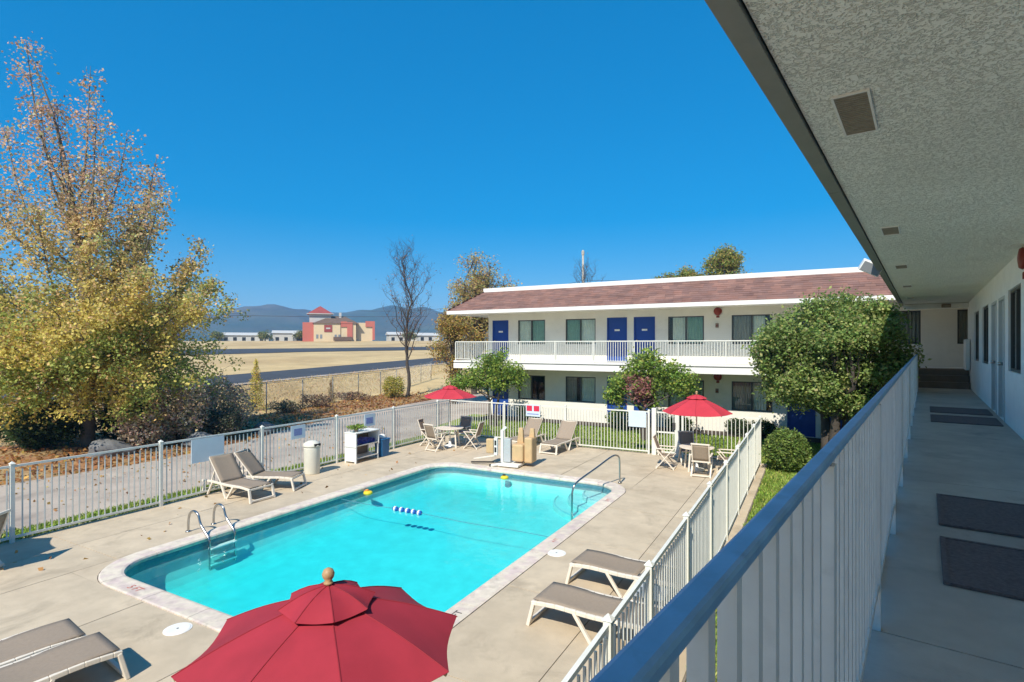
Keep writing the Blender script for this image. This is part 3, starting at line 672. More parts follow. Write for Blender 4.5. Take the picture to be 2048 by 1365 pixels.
# ------------------------------------------------------------------ pool furniture
def bez(pts, n=8):
    """smooth path through points (Catmull-Rom)"""
    P_ = [Vector(p) for p in pts]; out = []
    for i in range(len(P_)-1):
        p0 = P_[max(i-1,0)]; p1 = P_[i]; p2 = P_[i+1]; p3 = P_[min(i+2,len(P_)-1)]
        for k in range(n):
            t = k/n; out.append(.5*((2*p1)+(p2-p0)*t+(2*p0-5*p1+4*p2-p3)*t*t+(3*p1-p0-3*p2+p3)*t**3))
    out.append(P_[-1]); return out
def make_lounger(back):
    """resin sun lounger: foot end at x=0, head at x=1.9"""
    t = thing('sun_lounger', 'x', 'sun lounger', group='sun loungers round the pool')
    W_ = .315; a = R(back); pv_ = 1.10
    for s in (-1, 1):
        y = s*W_
        r = MB(); pts = bez([(0,y,.315),(.35,y,.345),(.8,y,.335),(1.15,y,.345),(1.55,y,.36),(1.88,y,.335)], 3)
        for p, q in zip(pts, pts[1:]): r.bar(p, q, .045, .055)
        r.build('side_rail', M['resin'], t, bevel=.008)
        MB().bar((.03,y,.32),(-.05,y*1.04,0), .05,.06, (0,1,0)).build('leg', M['resin'], t, bevel=.01)
        MB().bar((.62,y,.325),(.86,y*1.04,0), .045,.055, (0,1,0)).build('leg', M['resin'], t, bevel=.01)
        MB().bar((1.10,y,.33),(.90,y*1.04,0), .045,.055, (0,1,0)).build('leg', M['resin'], t, bevel=.01)
        MB().bar((1.74,y,.34),(1.86,y*1.04,0), .05,.055, (0,1,0)).build('leg', M['resin'], t, bevel=.01)
        MB().bar((1.45,y,.34),(1.64,y*1.04,0.02), .04,.05, (0,1,0)).build('leg', M['resin'], t, bevel=.01)
    MB().box(-.065,-.015,-W_,W_,.02,.065).build('foot_bar', M['resin'], t, bevel=.01)
    MB().box(.0,.05,-W_,W_,.29,.335).build('end_bar', M['resin'], t, bevel=.01)
    MB().box(1.80,1.85,-W_,W_,.10,.14).build('cross_bar', M['resin'], t, bevel=.01)
    s_ = MB(); s_.grid(lambda u, v: (.02+1.07*u, (v-.5)*(2*W_-.01), .365+.014*math.sin(u*PI*2)*.6-.018*math.sin(v*PI)*math.sin(u*PI)), 12, 6)
    s_.build('seat_sling', M['sling'], t, smooth=True, thick=.010)
    def bp(l, y, up=0): return (pv_+l*math.cos(a)-up*math.sin(a), y, .365+l*math.sin(a)+up*math.cos(a))
    s_ = MB(); s_.grid(lambda u, v: bp(.01+.77*u, (v-.5)*(2*W_-.01), -.016*math.sin(v*PI)), 10, 6)
    bo = s_.build('back_sling', M['sling'], t, smooth=True, thick=.010)
    for s in (-1,1):
        MB().bar(bp(0,s*(W_-.01),-.02), bp(.79,s*(W_-.01),-.02), .03,.03).build('back_frame', M['resin'], bo)
    MB().bar(bp(.78,-W_,-.015), bp(.78,W_,-.015), .035,.03).build('back_bar', M['resin'], bo)
    if back > 5: 
        MB().bar(bp(.42,-W_+.02,-.03),(1.55,-W_+.02,.33),.02,.025).build('back_prop', M['resin'], t)
        MB().bar(bp(.42,W_-.02,-.03),(1.55,W_-.02,.33),.02,.025).build('back_prop', M['resin'], t)
    return t
def place(o, x, y, head, label):
    o.location = (x, y, 0); o.rotation_euler = (0,0,R(head)); o['label'] = label; return o
lu = make_lounger(51); lf = make_lounger(0)
place(lu, -11.86, 8.86, 180, 'taupe lounger with raised back under the large pale blue fence sign')
clone(lu, (-12.02,10.1,0), R(203), 'taupe lounger with raised back beside the cream waste bin')
clone(lu, (-8.12,17.45,0), R(86), 'taupe lounger with raised back at the far fence, right of the pair')
clone(lu, (-9.62,17.55,0), R(84), 'taupe lounger with raised back at the far fence, behind the pool lift')
place(lf, -3.34, 6.98, -2, 'flat taupe lounger by the right fence, nearer the camera')
clone(lf, (-3.38,8.42,0), R(-3), 'flat taupe lounger by the right fence, farther from the camera')
clone(lf, (-7.90,3.36,0), R(-98), 'flat taupe lounger at bottom left, pool side of its pair')
clone(lf, (-7.19,3.38,0), R(-97), 'flat taupe lounger at bottom left, nearer the red umbrella')

def make_chair():
    """folding sling armchair facing +x"""
    t = thing('folding_chair', 'x', 'chair', group='folding chairs round the tables')
    W_ = .26
    for s in (-1,1):
        y = s*W_
        MB().bar((-.26,y,.0),(.24,y,.62), .03,.045,(0,1,0)).build('leg', M['resin'], t, bevel=.006)
        MB().bar((.28,y*.93,.0),(-.24,y*.93,.60), .03,.045,(0,1,0)).build('leg', M['resin'], t, bevel=.006)
        MB().box(-.26,.28,y-.03,y+.03,.61,.64).build('armrest', M['resin'], t, bevel=.01)
        MB().bar((-.17,y*.9,.42),(-.36,y*.9,.98), .03,.035,(0,1,0)).build('back_post', M['resin'], t, bevel=.006)
    MB().bar((-.355,-W_,.965),(-.355,W_,.965), .035,.045).build('back_bar', M['resin'], t, bevel=.008)
    MB().bar((-.25,-W_,.05),(-.25,W_,.05), .035,.035).build('stretcher', M['resin'], t)
    MB().bar((-.19,-W_,.44),(-.19,W_,.44), .03,.04).build('back_bar', M['resin'], t)
    MB().bar((.27,-W_,.03),(.27,W_,.03), .03,.03).build('stretcher', M['resin'], t)
    MB().bar((.26,-W_*.93,.42),(.26,W_*.93,.42), .03,.035).build('seat_bar', M['resin'], t)
    s_ = MB(); s_.grid(lambda u, v: (-.2+.46*u, (v-.5)*.45, .42-.02*math.sin(u*PI)), 6, 4); s_.build('seat_sling', M['sling'], t, smooth=True, thick=.01)
    s_ = MB(); s_.grid(lambda u, v: (-.185-.165*u, (v-.5)*.44, .47+.475*u), 6, 4); s_.build('back_sling', M['sling'], t, smooth=True, thick=.01)
    return t
def make_table(label, loc):
    t = thing('patio_table', label, 'table', loc, R(22.5), 'round patio tables')
    MB().lathe([(.46,.685),(.50,.69),(.515,.705),(.51,.72),(.46,.722)], 24).build('tabletop', M['resin'], t, bevel=0)
    for k in range(4):
        a = R(45+90*k); MB().bar((.34*math.cos(a),.34*math.sin(a),.69),(.42*math.cos(a),.42*math.sin(a),0), .045,.05).build('leg', M['resin'], t, bevel=.008)
    MB().lathe([(.24,.685),(.25,.67),(.24,.655)], 16).build('apron', M['resin'], t)
    return t
def make_umbrella(label, loc, m, rot, apex=2.35, rim=1.87, rad=1.02):
    t = thing('patio_umbrella', label, 'umbrella', loc, R(rot), 'red market umbrellas')
    def panel(b, r0, r1, z0, z1, sag, scal, n=8, nt=8, ns=8):
        for k in range(n):
            a0 = 2*PI*k/n
            def fn(u, v):
                th = a0 + 2*PI/n*v; ch = math.cos(PI/n)/math.cos(th-a0-PI/n); rr = (r0+(r1-r0)*u); r_ = rr*ch*(1-scal*math.sin(PI*v)*u*u)
                dr = .018*math.sin(u*PI)                     # ribs bow up a little
                z = z0+(z1-z0)*u + dr - sag*math.sin(PI*v)*(.25+.75*u)*(rr/r1) ; return (r_*math.cos(th), r_*math.sin(th), z)
            b.grid(fn, nt, ns)
        return b
    b = panel(MB(), .20, rad, apex-.115, rim, .022, .045)
    cn = b.build('canopy', M[m], t, smooth=True, thick=.004); 
    md = cn.modifiers.new('e','EDGE_SPLIT'); md.split_angle = R(14)
    b = panel(MB(), .012, .30, apex, apex-.106, .016, .06, nt=5); cp = b.build('vent_cap', M[m], t, smooth=True, thick=.004)
    md = cp.modifiers.new('e','EDGE_SPLIT'); md.split_angle = R(14)
    MB().tube([(0,0,.03),(0,0,apex+.03)], .019, 12).build('pole', M['wood'] if m == 'red' else M['resin'], t, smooth=True)
    MB().lathe([(.016,apex+.0),(.030,apex+.012),(.030,apex+.022),(.020,apex+.03),(.036,apex+.055),(.040,apex+.075),(.030,apex+.10),(.010,apex+.112)], 16).build('finial', M['wood'], t, smooth=True)
    for k in range(8):
        a = 2*PI*k/8; ca, sa = math.cos(a), math.sin(a)
        rb = MB().bar((.03*ca,.03*sa,apex-.11),(.985*rad*ca,.985*rad*sa,rim-.018), .014,.018).build('rib', M['wood'], t)
        MB().bar((.03*ca,.03*sa,apex-.50),(.5*ca,.5*sa,apex-.11+(rim-apex+.09)*.49-.02), .012,.014).build('strut', M['wood'], rb)
    for k in range(8):
        a = 2*PI*k/8; ca, sa = math.cos(a), math.sin(a)
        MB().tube([((.20+(rad-.20)*u_)*ca,(.20+(rad-.20)*u_)*sa, apex-.115+(rim-apex+.115)*u_+.018*math.sin(u_*PI)+.003) for u_ in [j/8 for j in range(9)]], .0045, 5).build('seam', M['red_seam'], cn)
        MB().tube([((.012+.288*u_)*ca,(.012+.288*u_)*sa, apex-.106*u_+.018*math.sin(u_*PI)+.003) for u_ in [j/4 for j in range(5)]], .004, 5).build('seam', M['red_seam'], cp)
    MB().lathe([(.045,apex-.53),(.045,apex-.47)], 12).build('hub', M['wood'], t)
    MB().lathe([(.23,.0),(.24,.02),(.22,.06),(.06,.09),(.035,.26),(.03,.27)], 24).build('base', M['white_plastic'], t, smooth=True)
    return t
tabs = [((-3.12,17.35,0),'round cream patio table under the umbrella by the gate'),((-11.95,16.95,0),'round cream patio table under the umbrella in the far left corner'),((-2.75,2.545,0),'round cream patio table under the nearest red umbrella'),((-13.9+.95,2.35,0),'round cream patio table by the left fence near the camera')]
for loc, lab in tabs: make_table(lab, loc)
make_umbrella('bright red umbrella over the table by the gate', tabs[0][0], 'red2', 8, apex=2.30, rim=1.76)
make_umbrella('bright red umbrella over the far left corner table', tabs[1][0], 'red2', 20, apex=2.30, rim=1.88)
make_umbrella('large crimson umbrella with wooden finial nearest the camera', tabs[2][0], 'red', 8, apex=2.25, rim=1.87, rad=.87)
make_umbrella('red umbrella by the left fence near the camera', tabs[3][0], 'red2', 5, apex=2.35, rim=1.87)
ch = make_chair()
place(ch, -2.86, 16.72, 92, 'folding chair at the gate table with its back to the pool')
clone(ch, (-4.02,17.25,0), R(4), 'folding chair on the left side of the gate table')
clone(ch, (-3.55,18.25,0), R(-68), 'folding chair with dark back behind the gate table, against the fence')
clone(ch, (-2.28,17.55,0), R(186), 'folding chair on the right side of the gate table, beside the fence')
clone(ch, (-12.0,16.12,0), R(80), 'folding chair at the corner table with its back to the pool')
clone(ch, (-12.85,16.85,0), R(15), 'folding chair on the left side of the corner table')
clone(ch, (-11.05,17.15,0), R(190), 'folding chair on the right side of the corner table')
clone(ch, (-12.05,17.95,0), R(-82), 'folding chair with dark back behind the corner table')
clone(ch, (-12.25,3.72,0), R(215), 'folding chair cut off by the left picture edge')
# side table between the right loungers
t = thing('side_table', 'low grey slatted side table between the two right loungers', 'side table', (-1.98,7.62,0), R(-3))
for i in range(5): MB().box(-.22,.22,-.2+.085*i,-.2+.085*i+.07,.36,.385).build('slat', M['grey_plastic'], t)
for sx in (-1,1):
    for sy in (-1,1): MB().box(sx*.18-.02,sx*.18+.02,sy*.16-.02,sy*.16+.02,0,.36).build('leg', M['grey_plastic'], t)

# ------------------------------------------------------------------ poolside equipment
t = thing('waste_bin', 'cream cylindrical waste bin against the left fence', 'waste bin', (-13.05,11.45,0))
MB().lathe([(.215,0),(.225,.02),(.235,.75),(.24,.80)], 24).build('body', M['can'], t, smooth=True)
MB().lathe([(.25,.80),(.255,.83),(.235,.90),(.12,.965),(.02,.975)], 24).build('lid', M['can'], t, smooth=True)
MB().box(.19,.245,-.11,.11,.83,.90).build('lid_opening', M['black'], t)
# towel cabinet
t = thing('towel_cabinet', 'white towel cabinet with open shelves at the left fence', 'cabinet', (-13.1,13.05,0), R(90))
MB().box(-.02,.02,-.26,.24,.05,.95).build('side_panel', M['white_plastic'], t)
MB().box(1.02,1.05,-.26,.24,.50,.95).build('side_panel', M['white_plastic'], t)
MB().box(.02,1.02,.21,.24,.10,.95).build('back_panel', M['brown'], t)
MB().box(-.03,1.06,-.27,.25,.95,.98).build('top_panel', M['white_plastic'], t)
for z in (.14,.54): MB().box(.02,1.02,-.25,.21,z,z+.025).build('shelf', M['resin'], t)
MB().box(.99,1.03,-.25,-.21,.0,.50).build('leg', M['white_plastic'], t); MB().box(.99,1.03,.19,.23,.0,.50).build('leg', M['white_plastic'], t)
MB().box(-.025,.025,-.25,-.20,0,.05).build('leg', M['white_plastic'], t); MB().box(-.025,.025,.18,.23,0,.05).build('leg', M['white_plastic'], t)
MB().box(-.03,-.02,-.26,.24,.50,.52).build('side_trim', M['grey_plastic'], t)
tw = thing('towel_pile', 'heap of purple towels on the cabinet shelf', 'towels', (-13.1,13.05,.57), R(90))
for i in range(7):
    x = .12+.12*i; b = MB(); b.grid(lambda u, v: (x+.085*math.cos(u*2*PI)*(1+.08*math.sin(7*v+i)), -.20+.36*v, .075+.04*(i%3==1)+.07*math.sin(u*2*PI)), 12, 6); b.build('rolled_towel', M['towel'], tw, smooth=True)
pl_ = thing('potted_plant', 'small potted herbs standing on the towel cabinet', 'plant', (-13.1,13.3,.98), R(90))
MB().lathe([(.06,0),(.08,.08),(.085,.09)], 12).build('pot', M['brown'], pl_)
t = thing('recycling_bin', 'small blue bin beside the towel cabinet', 'bin', (-13.0,14.42,0))
MB().add([(-.15,-.17,0),(.15,-.17,0),(.15,.17,0),(-.15,.17,0),(-.18,-.20,.58),(.18,-.20,.58),(.18,.20,.58),(-.18,.20,.58)], [(3,2,1,0),(0,1,5,4),(1,2,6,5),(2,3,7,6),(3,0,4,7),(4,5,6,7)]).build('body', M['blue_plastic'], t, bevel=.015)
MB().box(-.20,.20,-.22,.22,.575,.61).build('rim', M['blue_plastic'], t, bevel=.01); MB().lathe([(.12,.60),(.14,.66),(.08,.74),(.01,.76)], 10).build('liner', M['white_plastic'], t, smooth=True)
t = thing('pool_bucket', 'turquoise bucket behind the gate table', 'bucket', (-1.95,18.35,0))
MB().lathe([(.14,0),(.17,.35),(.18,.36)], 20).build('body', M['teal_plastic'], t, smooth=True); MB().lathe([(.185,.35),(.185,.38)], 20).build('lid', M['teal_plastic'], t)
MB().tube([(.18*math.cos(a),.06,.34+.16*math.sin(a)) for a in [PI*k/8 for k in range(9)]], .006, 6).build('handle', M['steel'], t)
# pool lift
t = thing('pool_lift', 'white pool lift with tan seat at the far end of the pool', 'pool lift', (-8.62,15.28,0), R(5))
MB().box(-.05,.62,-.45,.25,.03,.10).build('base_plate', M['white_plastic'], t, bevel=.015)
MB().bar((-.28,-.52,.05),(.15,-.1,.07),.09,.06).build('base_foot', M['white_plastic'], t, bevel=.01)
for x, y in ((-.28,-.52),(.55,-.40),(.55,.2)): 
    o = MB().tube([(x-.02,y,.05),(x+.02,y,.05)], .05, 12).build('wheel', M['black'], t, smooth=True)
MB().box(-.08,.01,-.20,-.12,.10,1.12).build('mast', M['white_plastic'], t, bevel=.015)
MB().box(.02,.26,-.20,-.06,.12,.86).build('drive_housing', M['grey_plastic'], t, bevel=.02)
MB().bar((-.04,-.16,1.10),(.10,-.16,1.22),.07,.07).build('arm', M['white_plastic'], t, bevel=.01)
MB().box(-.32,-.20,-.20,-.12,.30,.86).build('control_panel', M['white_plastic'], t, bevel=.015)
for z in (.40,.62): MB().box(-.295,-.225,-.205,-.20,z,z+.16).build('panel_slot', M['black'], t)
MB().box(-.62,-.36,-.16,.02,.34,.80).build('counterweight', M['tan_plastic'], t, bevel=.03)
MB().bar((-.30,-.12,.28),(-1.02,-.22,.14),.06,.05).build('foot_arm', M['resin'], t, bevel=.01)
MB().bar((-.32,-.2,.09),(-1.05,-.35,.06),.05,.04).build('footrest', M['black'], t)
s_ = MB().box(.30,.68,-.20,.26,.16,.70).build('seat', M['tan_plastic'], t, bevel=.05)
MB().box(.68,.95,-.12,.34,.12,.92).build('seat_shell', M['tan_plastic'], t, bevel=.05)
for x in (.46, .84): MB().add([(x-.11,.10,.69),(x+.11,.10,.69),(x+.11,.24,.69),(x-.11,.24,.69),(x-.05,.12,1.18),(x+.08,.12,1.18),(x+.08,.22,1.18),(x-.05,.22,1.18)], [(3,2,1,0),(0,1,5,4),(1,2,6,5),(2,3,7,6),(3,0,4,7),(4,5,6,7)]).build('headrest_horn', M['tan_plastic'], t, bevel=.02)
# ladder
t = thing('pool_ladder', 'stainless pool ladder with two loops on the left edge', 'ladder', (-10.55,6.92,0))
for s in (-.27,.27):
    MB().tube(bez([(-.62,s,0),(-.61,s,.24),(-.55,s,.39),(-.42,s,.45),(-.29,s,.40),(-.20,s,.22),(-.06,s,.09),(.08,s,-.05),(.10,s,-.3),(.10,s,-.66)], 6), .023, 10).build('rail', M['steel'], t, smooth=True)
    MB().lathe([(.055,0),(.05,.02),(.03,.03)], 14, (-.62,s)).build('flange', M['steel'], t, smooth=True)
for z in (-.22,-.38,-.54): MB().box(.05,.17,-.27,.27,z-.012,z+.012).build('tread', M['white_plastic'], t)
# stair rail
t = thing('pool_handrail', 'stainless handrail leading down the corner steps', 'handrail', (0,0,0))
MB().tube(bez([(-5.29,12.75,-.58),(-5.29,12.75,-.1),(-5.28,12.78,.18),(-5.22,12.95,.36),(-5.0,13.68,.58),(-4.80,14.36,.78),(-4.72,14.60,.77),(-4.68,14.68,.62),(-4.68,14.70,.02)], 6), .024, 10).build('rail', M['steel'], t, smooth=True)
MB().lathe([(.055,.018),(.05,.036),(.03,.045)], 14, (-4.68,14.70)).build('flange', M['steel'], t, smooth=True)
# safety rope with bunched floats
t = thing('safety_rope', 'pool safety rope with five blue floats bunched near its left end', 'pool rope', (0,0,0))
def rp(x): return (x, 10.15+.03*math.sin(x*2.1), -.10)
MB().tube([rp(PX0+.04+(PX1-PX0-.08)*i/30) for i in range(31)], .006, 6).build('rope', M['tile'], t)
for i in range(5):
    x = -8.75+.175*i; p = rp(x)
    MB().add([], []).lathe([(.02,-.07),(.05,-.06),(.06,0),(.05,.06),(.02,.07)], 14).build('float', M['float_blue'], t, smooth=True, loc=p).rotation_euler = (0,R(90),0)
    MB().lathe([(.062,-.022),(.064,0),(.062,.022)], 14).build('float_band', M['white_plastic'], t, smooth=True, loc=p).rotation_euler = (0,R(90),0)
# yellow floats at the pool edge
for (x, y, lab, m2) in ((-10.36,10.95,'yellow and orange float at the left pool edge','orange'),(-8.02,14.16,'yellow and black float at the far pool edge','black')):
    t = thing('pool_float', lab, 'float', (x, y, -.12), R(35 if m2 == 'orange' else 5))
    MB().lathe([(.07,-.04),(.11,-.02),(.125,.015),(.10,.045),(.05,.06)], 18).build('body', M['yellow'], t, smooth=True)
    MB().lathe([(.035,.05),(.052,.065),(.042,.09),(.015,.10)], 14, (-.03,.03)).build('head', M[m2], t, smooth=True)
    MB().box(-.12,.015,.045,.12,.012,.05).build('fin', M[m2], t, bevel=.015)
# skimmer lids
for (x, y, lab) in ((-7.46,4.30,'white round skimmer lid on the near deck'),(-4.12,9.20,'white round skimmer lid on the right deck')):
    t = thing('skimmer_lid', lab, 'lid', (x, y, .002)); MB().lathe([(.155,0),(.155,.008),(.145,.012)], 28).build('lid', M['white_plastic'], t)
    MB().lathe([(.172,-.001),(.172,.005),(.16,.005)], 28).build('ring', M['trim_white'], t); MB().lathe([(.016,.012),(.016,.0125)], 8).build('finger_hole', M['ink'], t)
# markings painted on the coping
def text(name, s, loc, rotz, size, m, parent):
    cu = bpy.data.curves.new(name, 'FONT'); cu.body = s; cu.size = size; cu.align_x = 'CENTER'; cu.align_y = 'CENTER'; cu.extrude = .0008
    tmp = bpy.data.objects.new(name, cu); C.objects.link(tmp); dg = bpy.context.evaluated_depsgraph_get()
    me = bpy.data.meshes.new_from_object(tmp.evaluated_get(dg)); bpy.data.objects.remove(tmp); me.materials.clear(); me.materials.append(m)
    o = put(name, me, parent, loc, rotz); return o
text('depth_marking', '5 FT', (-4.40,6.35,.0205), R(90), .17, M['ink'], coping)
text('depth_marking', '5 FT', (-9.25,4.68,.0205), R(0), .17, M['ink_red'], coping)
text('depth_marking', '3 FT', (-4.40,12.9,.0205), R(90), .13, M['ink_red'], coping)
text('depth_marking', '4 FT', (-4.40,9.75,.0205), R(90), .11, M['ink_red'], coping)
# ------------------------------------------------------------------ vegetation
RNG = np.random.RandomState(11)
def leaves(name, pts, size, cols, m, parent, kind=None, droop=0.0, aspect=.62, up=0.0):
    """folded leaf blades at pts; cols Nx3"""
    n = len(pts); P_ = np.asarray(pts, float); s = size*(.65+.7*RNG.rand(n))[:,None]
    d = RNG.normal(size=(n,3)); d[:,2] = d[:,2]*.7 - droop + up; d /= np.linalg.norm(d,axis=1)[:,None]
    q = RNG.normal(size=(n,3)); r = np.cross(d,q); r /= np.linalg.norm(r,axis=1)[:,None]; nn = np.cross(r,d)
    a = P_; tip = P_+d*s; l = P_+d*s*.45+r*s*aspect*.5+nn*s*.10; rr = P_+d*s*.45-r*s*aspect*.5+nn*s*.10
    v = np.stack([a,l,tip,rr],1).reshape(-1,3)
    me = bpy.data.meshes.new(name); me.vertices.add(4*n); me.loops.add(4*n); me.polygons.add(n)
    me.vertices.foreach_set('co', v.ravel()); me.loops.foreach_set('vertex_index', np.arange(4*n, dtype=np.int32))
    me.polygons.foreach_set('loop_start', np.arange(0,4*n,4,dtype=np.int32)); me.polygons.foreach_set('loop_total', np.full(n,4,dtype=np.int32))
    me.update(); me.validate()
    ca = me.color_attributes.new('Col','FLOAT_COLOR','POINT'); cc = np.ones((4*n,4)); cc[:,:3] = np.repeat(np.clip(np.asarray(cols),0,1),4,0); ca.data.foreach_set('color', cc.ravel())
    me.materials.append(m); o = put(name, me, parent)
    if kind: o['kind'] = kind
    return o
def pal(n, base, jit=.25, mix=None, pm=.3):
    c = np.tile(np.array(base,float),(n,1))
    if mix is not None:
        mx = np.asarray(mix); k = RNG.rand(n) < pm; c[k] = mx[RNG.randint(0,len(mx),k.sum())]
    return c*1.6*(1+jit*RNG.normal(size=(n,1)))*(1+.08*RNG.normal(size=(n,3)))
def branch(b, p0, p1, r0, r1, wob=.1, n=5, sides=6):
    p0 = Vector(p0); p1 = Vector(p1); L_ = (p1-p0).length; pts = []
    for i in range(n+1):
        t = i/n; w = math.sin(PI*t)*wob*L_
        pts.append(p0.lerp(p1,t)+Vector(RNG.normal(size=3)*w*.35)+Vector((0,0,w*.25)))
    b.tube(pts, [r0+(r1-r0)*i/n for i in range(n+1)], sides, cap=False); return pts
def lobed_tree(name, label, base, cat, fork, trunk_r, lobes, leaf, per_tip, spread, cfn, bark='bark', group=None, trunk_lean=(0,0), m='leaf', droop=.2, stems=1):
    """trunk up to fork height, a limb to each lobe, twigs to tips, leaves round each tip. lobes: (x,y,z,rx,ry,rz,ntips) relative to base"""
    t = thing(name, label, cat, base, 0, group); b = MB(); F_ = Vector((trunk_lean[0], trunk_lean[1], fork))
    tops = []
    for s in range(stems):
        o = Vector((0,0,-.1)) if stems == 1 else Vector((.15*math.cos(s*2.4),.15*math.sin(s*2.4),-.1))
        f = F_ + (Vector((0,0,0)) if stems == 1 else Vector((.35*math.cos(s*2.4),.35*math.sin(s*2.4),random.uniform(-.1,.2))))
        branch(b, o, f, trunk_r*1.25, trunk_r*.75, .06, 6, 9); tops.append(f)
    tips = []
    for li, (x,y,z,a,c,h,nt) in enumerate(lobes):
        cpt = Vector((x,y,z)); f = tops[li % len(tops)]
        lp_ = branch(b, f - Vector((0,0,.05)), cpt, trunk_r*.5, trunk_r*.16, .14, 5, 6)
        for k in range(nt):
            u = RNG.normal(size=3); u /= np.linalg.norm(u); rr = RNG.rand()**.42
            tp = cpt + Vector((u[0]*a*rr, u[1]*c*rr, u[2]*h*rr)); s0 = lp_[RNG.randint(2,len(lp_))]
            if k % 3 == 0: branch(b, s0, tp, trunk_r*.11+.004, .004, .12, 3, 4)
            tips.append(tp)
    b.build('trunk', M[bark], t, smooth=True)
    P_ = np.repeat(np.array([tuple(p) for p in tips]), per_tip, 0); P_ = P_ + RNG.normal(size=P_.shape)*spread
    leaves('crown', P_, leaf, cfn(P_), M[m], t, droop=droop)
    return t
# --- the tall autumn tree on the left: steep leaders, thin russet top, full yellow green skirt
def big_tree():
    base = Vector((-24.3,10.6,0)); t = thing('autumn_tree', 'tall autumn tree with thin russet top and yellow green skirt left of pool', 'tree', base); b = MB()
    lat = Vector((RX,RY,0)); dep = Vector((FX,FY,0))
    def L_(a, c, z): return lat*a + dep*c + Vector((0,0,z))
    tr = [L_(0,0,-.1), L_(.05,0,1.5), L_(-.1,.1,4), L_(-.25,0,7), L_(-.7,0,10), L_(-1.3,0,12.6), L_(-2.2,0,15.0)]
    b.tube(bez(tr,4), [.25*(1-i/24)**1.25+.012 for i in range(25)], 10, cap=False)
    trp = bez(tr,10)
    def on(z): return min(trp, key=lambda p: abs(p.z-z))
    leaders = [(-2.35,.0,15.5,9.0,1.0),(-.1,.3,14.6,8.5,1.0),(.75,-.5,12.7,7.0,.9),(2.4,.4,11.1,5.5,.9),(3.1,-.4,9.6,4.6,.9),(-3.9,.8,12.4,6.5,1.0),(-3.2,-1.3,11.0,6,1.1),(1.4,1.8,10.8,6,1.0),
               (4.0,.8,8.0,3.6,.9),(-4.9,.2,9.0,4.4,1.1),(.1,-2.4,8.6,4,1.1),(2.1,-2.6,7.4,3.2,1.1),(-2.4,-2.8,8.2,4,1.1),(3.5,-1.9,6.4,2.8,1.0),(-4.4,-2.2,6.4,3,1.1),(0,3.0,8.8,4,1.0),(4.9,.0,6.3,2.8,.8),(-1.3,-.6,12.8,8,.9),
               (1.6,.3,9.4,5,.9),(-5.5,1.0,7.0,3,1.0),(2.8,2.4,7.4,3.4,1.0),(-2.6,2.5,9.5,5,1.0),(1.2,-1.2,10.4,6,.7),(-2.0,1.0,13.6,8.5,.8),(.9,.9,12.2,7.5,.7)]
    P_ = []
    for (a,c,zt,zs_,rad) in leaders:
        s = on(zs_); e = L_(a,c,zt); mid = s.lerp(e,.45)+ (e-s)*0 + Vector(((e.x-s.x)*.22,(e.y-s.y)*.22,-.25)); pts = bez([s,mid,e],7)
        b.tube(pts, [.055*(1-i/14)+.007 for i in range(15)], 6, cap=False)
        nt = int(16+9*(zt-zs_))
        for k in range(nt):
            u = .22+.78*RNG.rand(); p = pts[int(u*14)]; w = rad*(1.12-u)*1.05+.16; v = Vector(RNG.normal(size=3)*np.array([w*.55,w*.55,w*.35])); q = p+v
            if k % 2 == 0: branch(b, p, q, .014, .004, .1, 2, 3)
            dens = .62 if q.z > 10.5 else (1 if q.z > 8.6 else (2 if q.z > 6.6 else 3))
            for _ in range(int(14*dens+ RNG.rand()*10)): P_.append(np.array(q)+RNG.normal(size=3)*.155)
    # low spreading limbs that make the full skirt
    for k in range(70):
        an = RNG.rand()*2*PI; rr = 2.0+2.9*RNG.rand()**.7; zz = 1.25+4.5*RNG.rand()**.9; s = on(1.6+2.4*RNG.rand()); 
        if zz < 2.2: rr *= .8
        e = L_(rr*math.cos(an)*1.03, rr*math.sin(an)*.85, zz); br = branch(b, s, e, .05, .010, .16, 5, 5)
        for j in range(26):
            p = br[RNG.randint(2,6)]; q = p + Vector(RNG.normal(size=3)*np.array([.55,.55,.38]))
            if j % 4 == 0: branch(b, p, q, .010, .003, .1, 2, 3)
            for _ in range(36): P_.append(np.array(q)+RNG.normal(size=3)*.16)
    b.build('trunk', M['bark'], t, smooth=True)
    P_ = np.array(P_); P_ = P_[P_[:,2] > .75 + .3*RNG.rand(len(P_))]; n = len(P_); z = P_[:,2]; f = np.clip((z-4.2)/7.0+.16*RNG.normal(size=n),0,1)[:,None]
    # colour clumps by position
    cl = (np.sin(P_[:,0]*1.9+P_[:,2]*1.3)+np.sin(P_[:,1]*1.7-P_[:,2]*2.1+1.0)+np.sin(P_[:,2]*1.1+P_[:,0]*.8))[:,None]/3
    low = np.where(cl > -.06, np.array([[.61,.52,.13]]), np.array([[.34,.40,.10]])); low = np.where(RNG.rand(n,1) < .16, np.array([[.60,.40,.17]]), low)
    top = np.where(RNG.rand(n,1) < .5, np.array([[.60,.36,.25]]), np.array([[.56,.40,.29]])); top = np.where(RNG.rand(n,1) < .15, np.array([[.46,.46,.22]]), top)
    col = 1.15*(low*(1-f)+top*f)*(1+.22*RNG.normal(size=(n,1)))
    leaves('crown', P_, .105, col, M['leaf'], t, droop=.25, aspect=.8)
big_tree()
olive = lambda P_: pal(len(P_), (.155,.215,.06), .2, [(.23,.28,.09),(.11,.16,.05),(.28,.29,.11)], .5)
def green1(P_): return pal(len(P_), (.16,.235,.045), .25, [(.26,.30,.06),(.08,.13,.035)], .45)
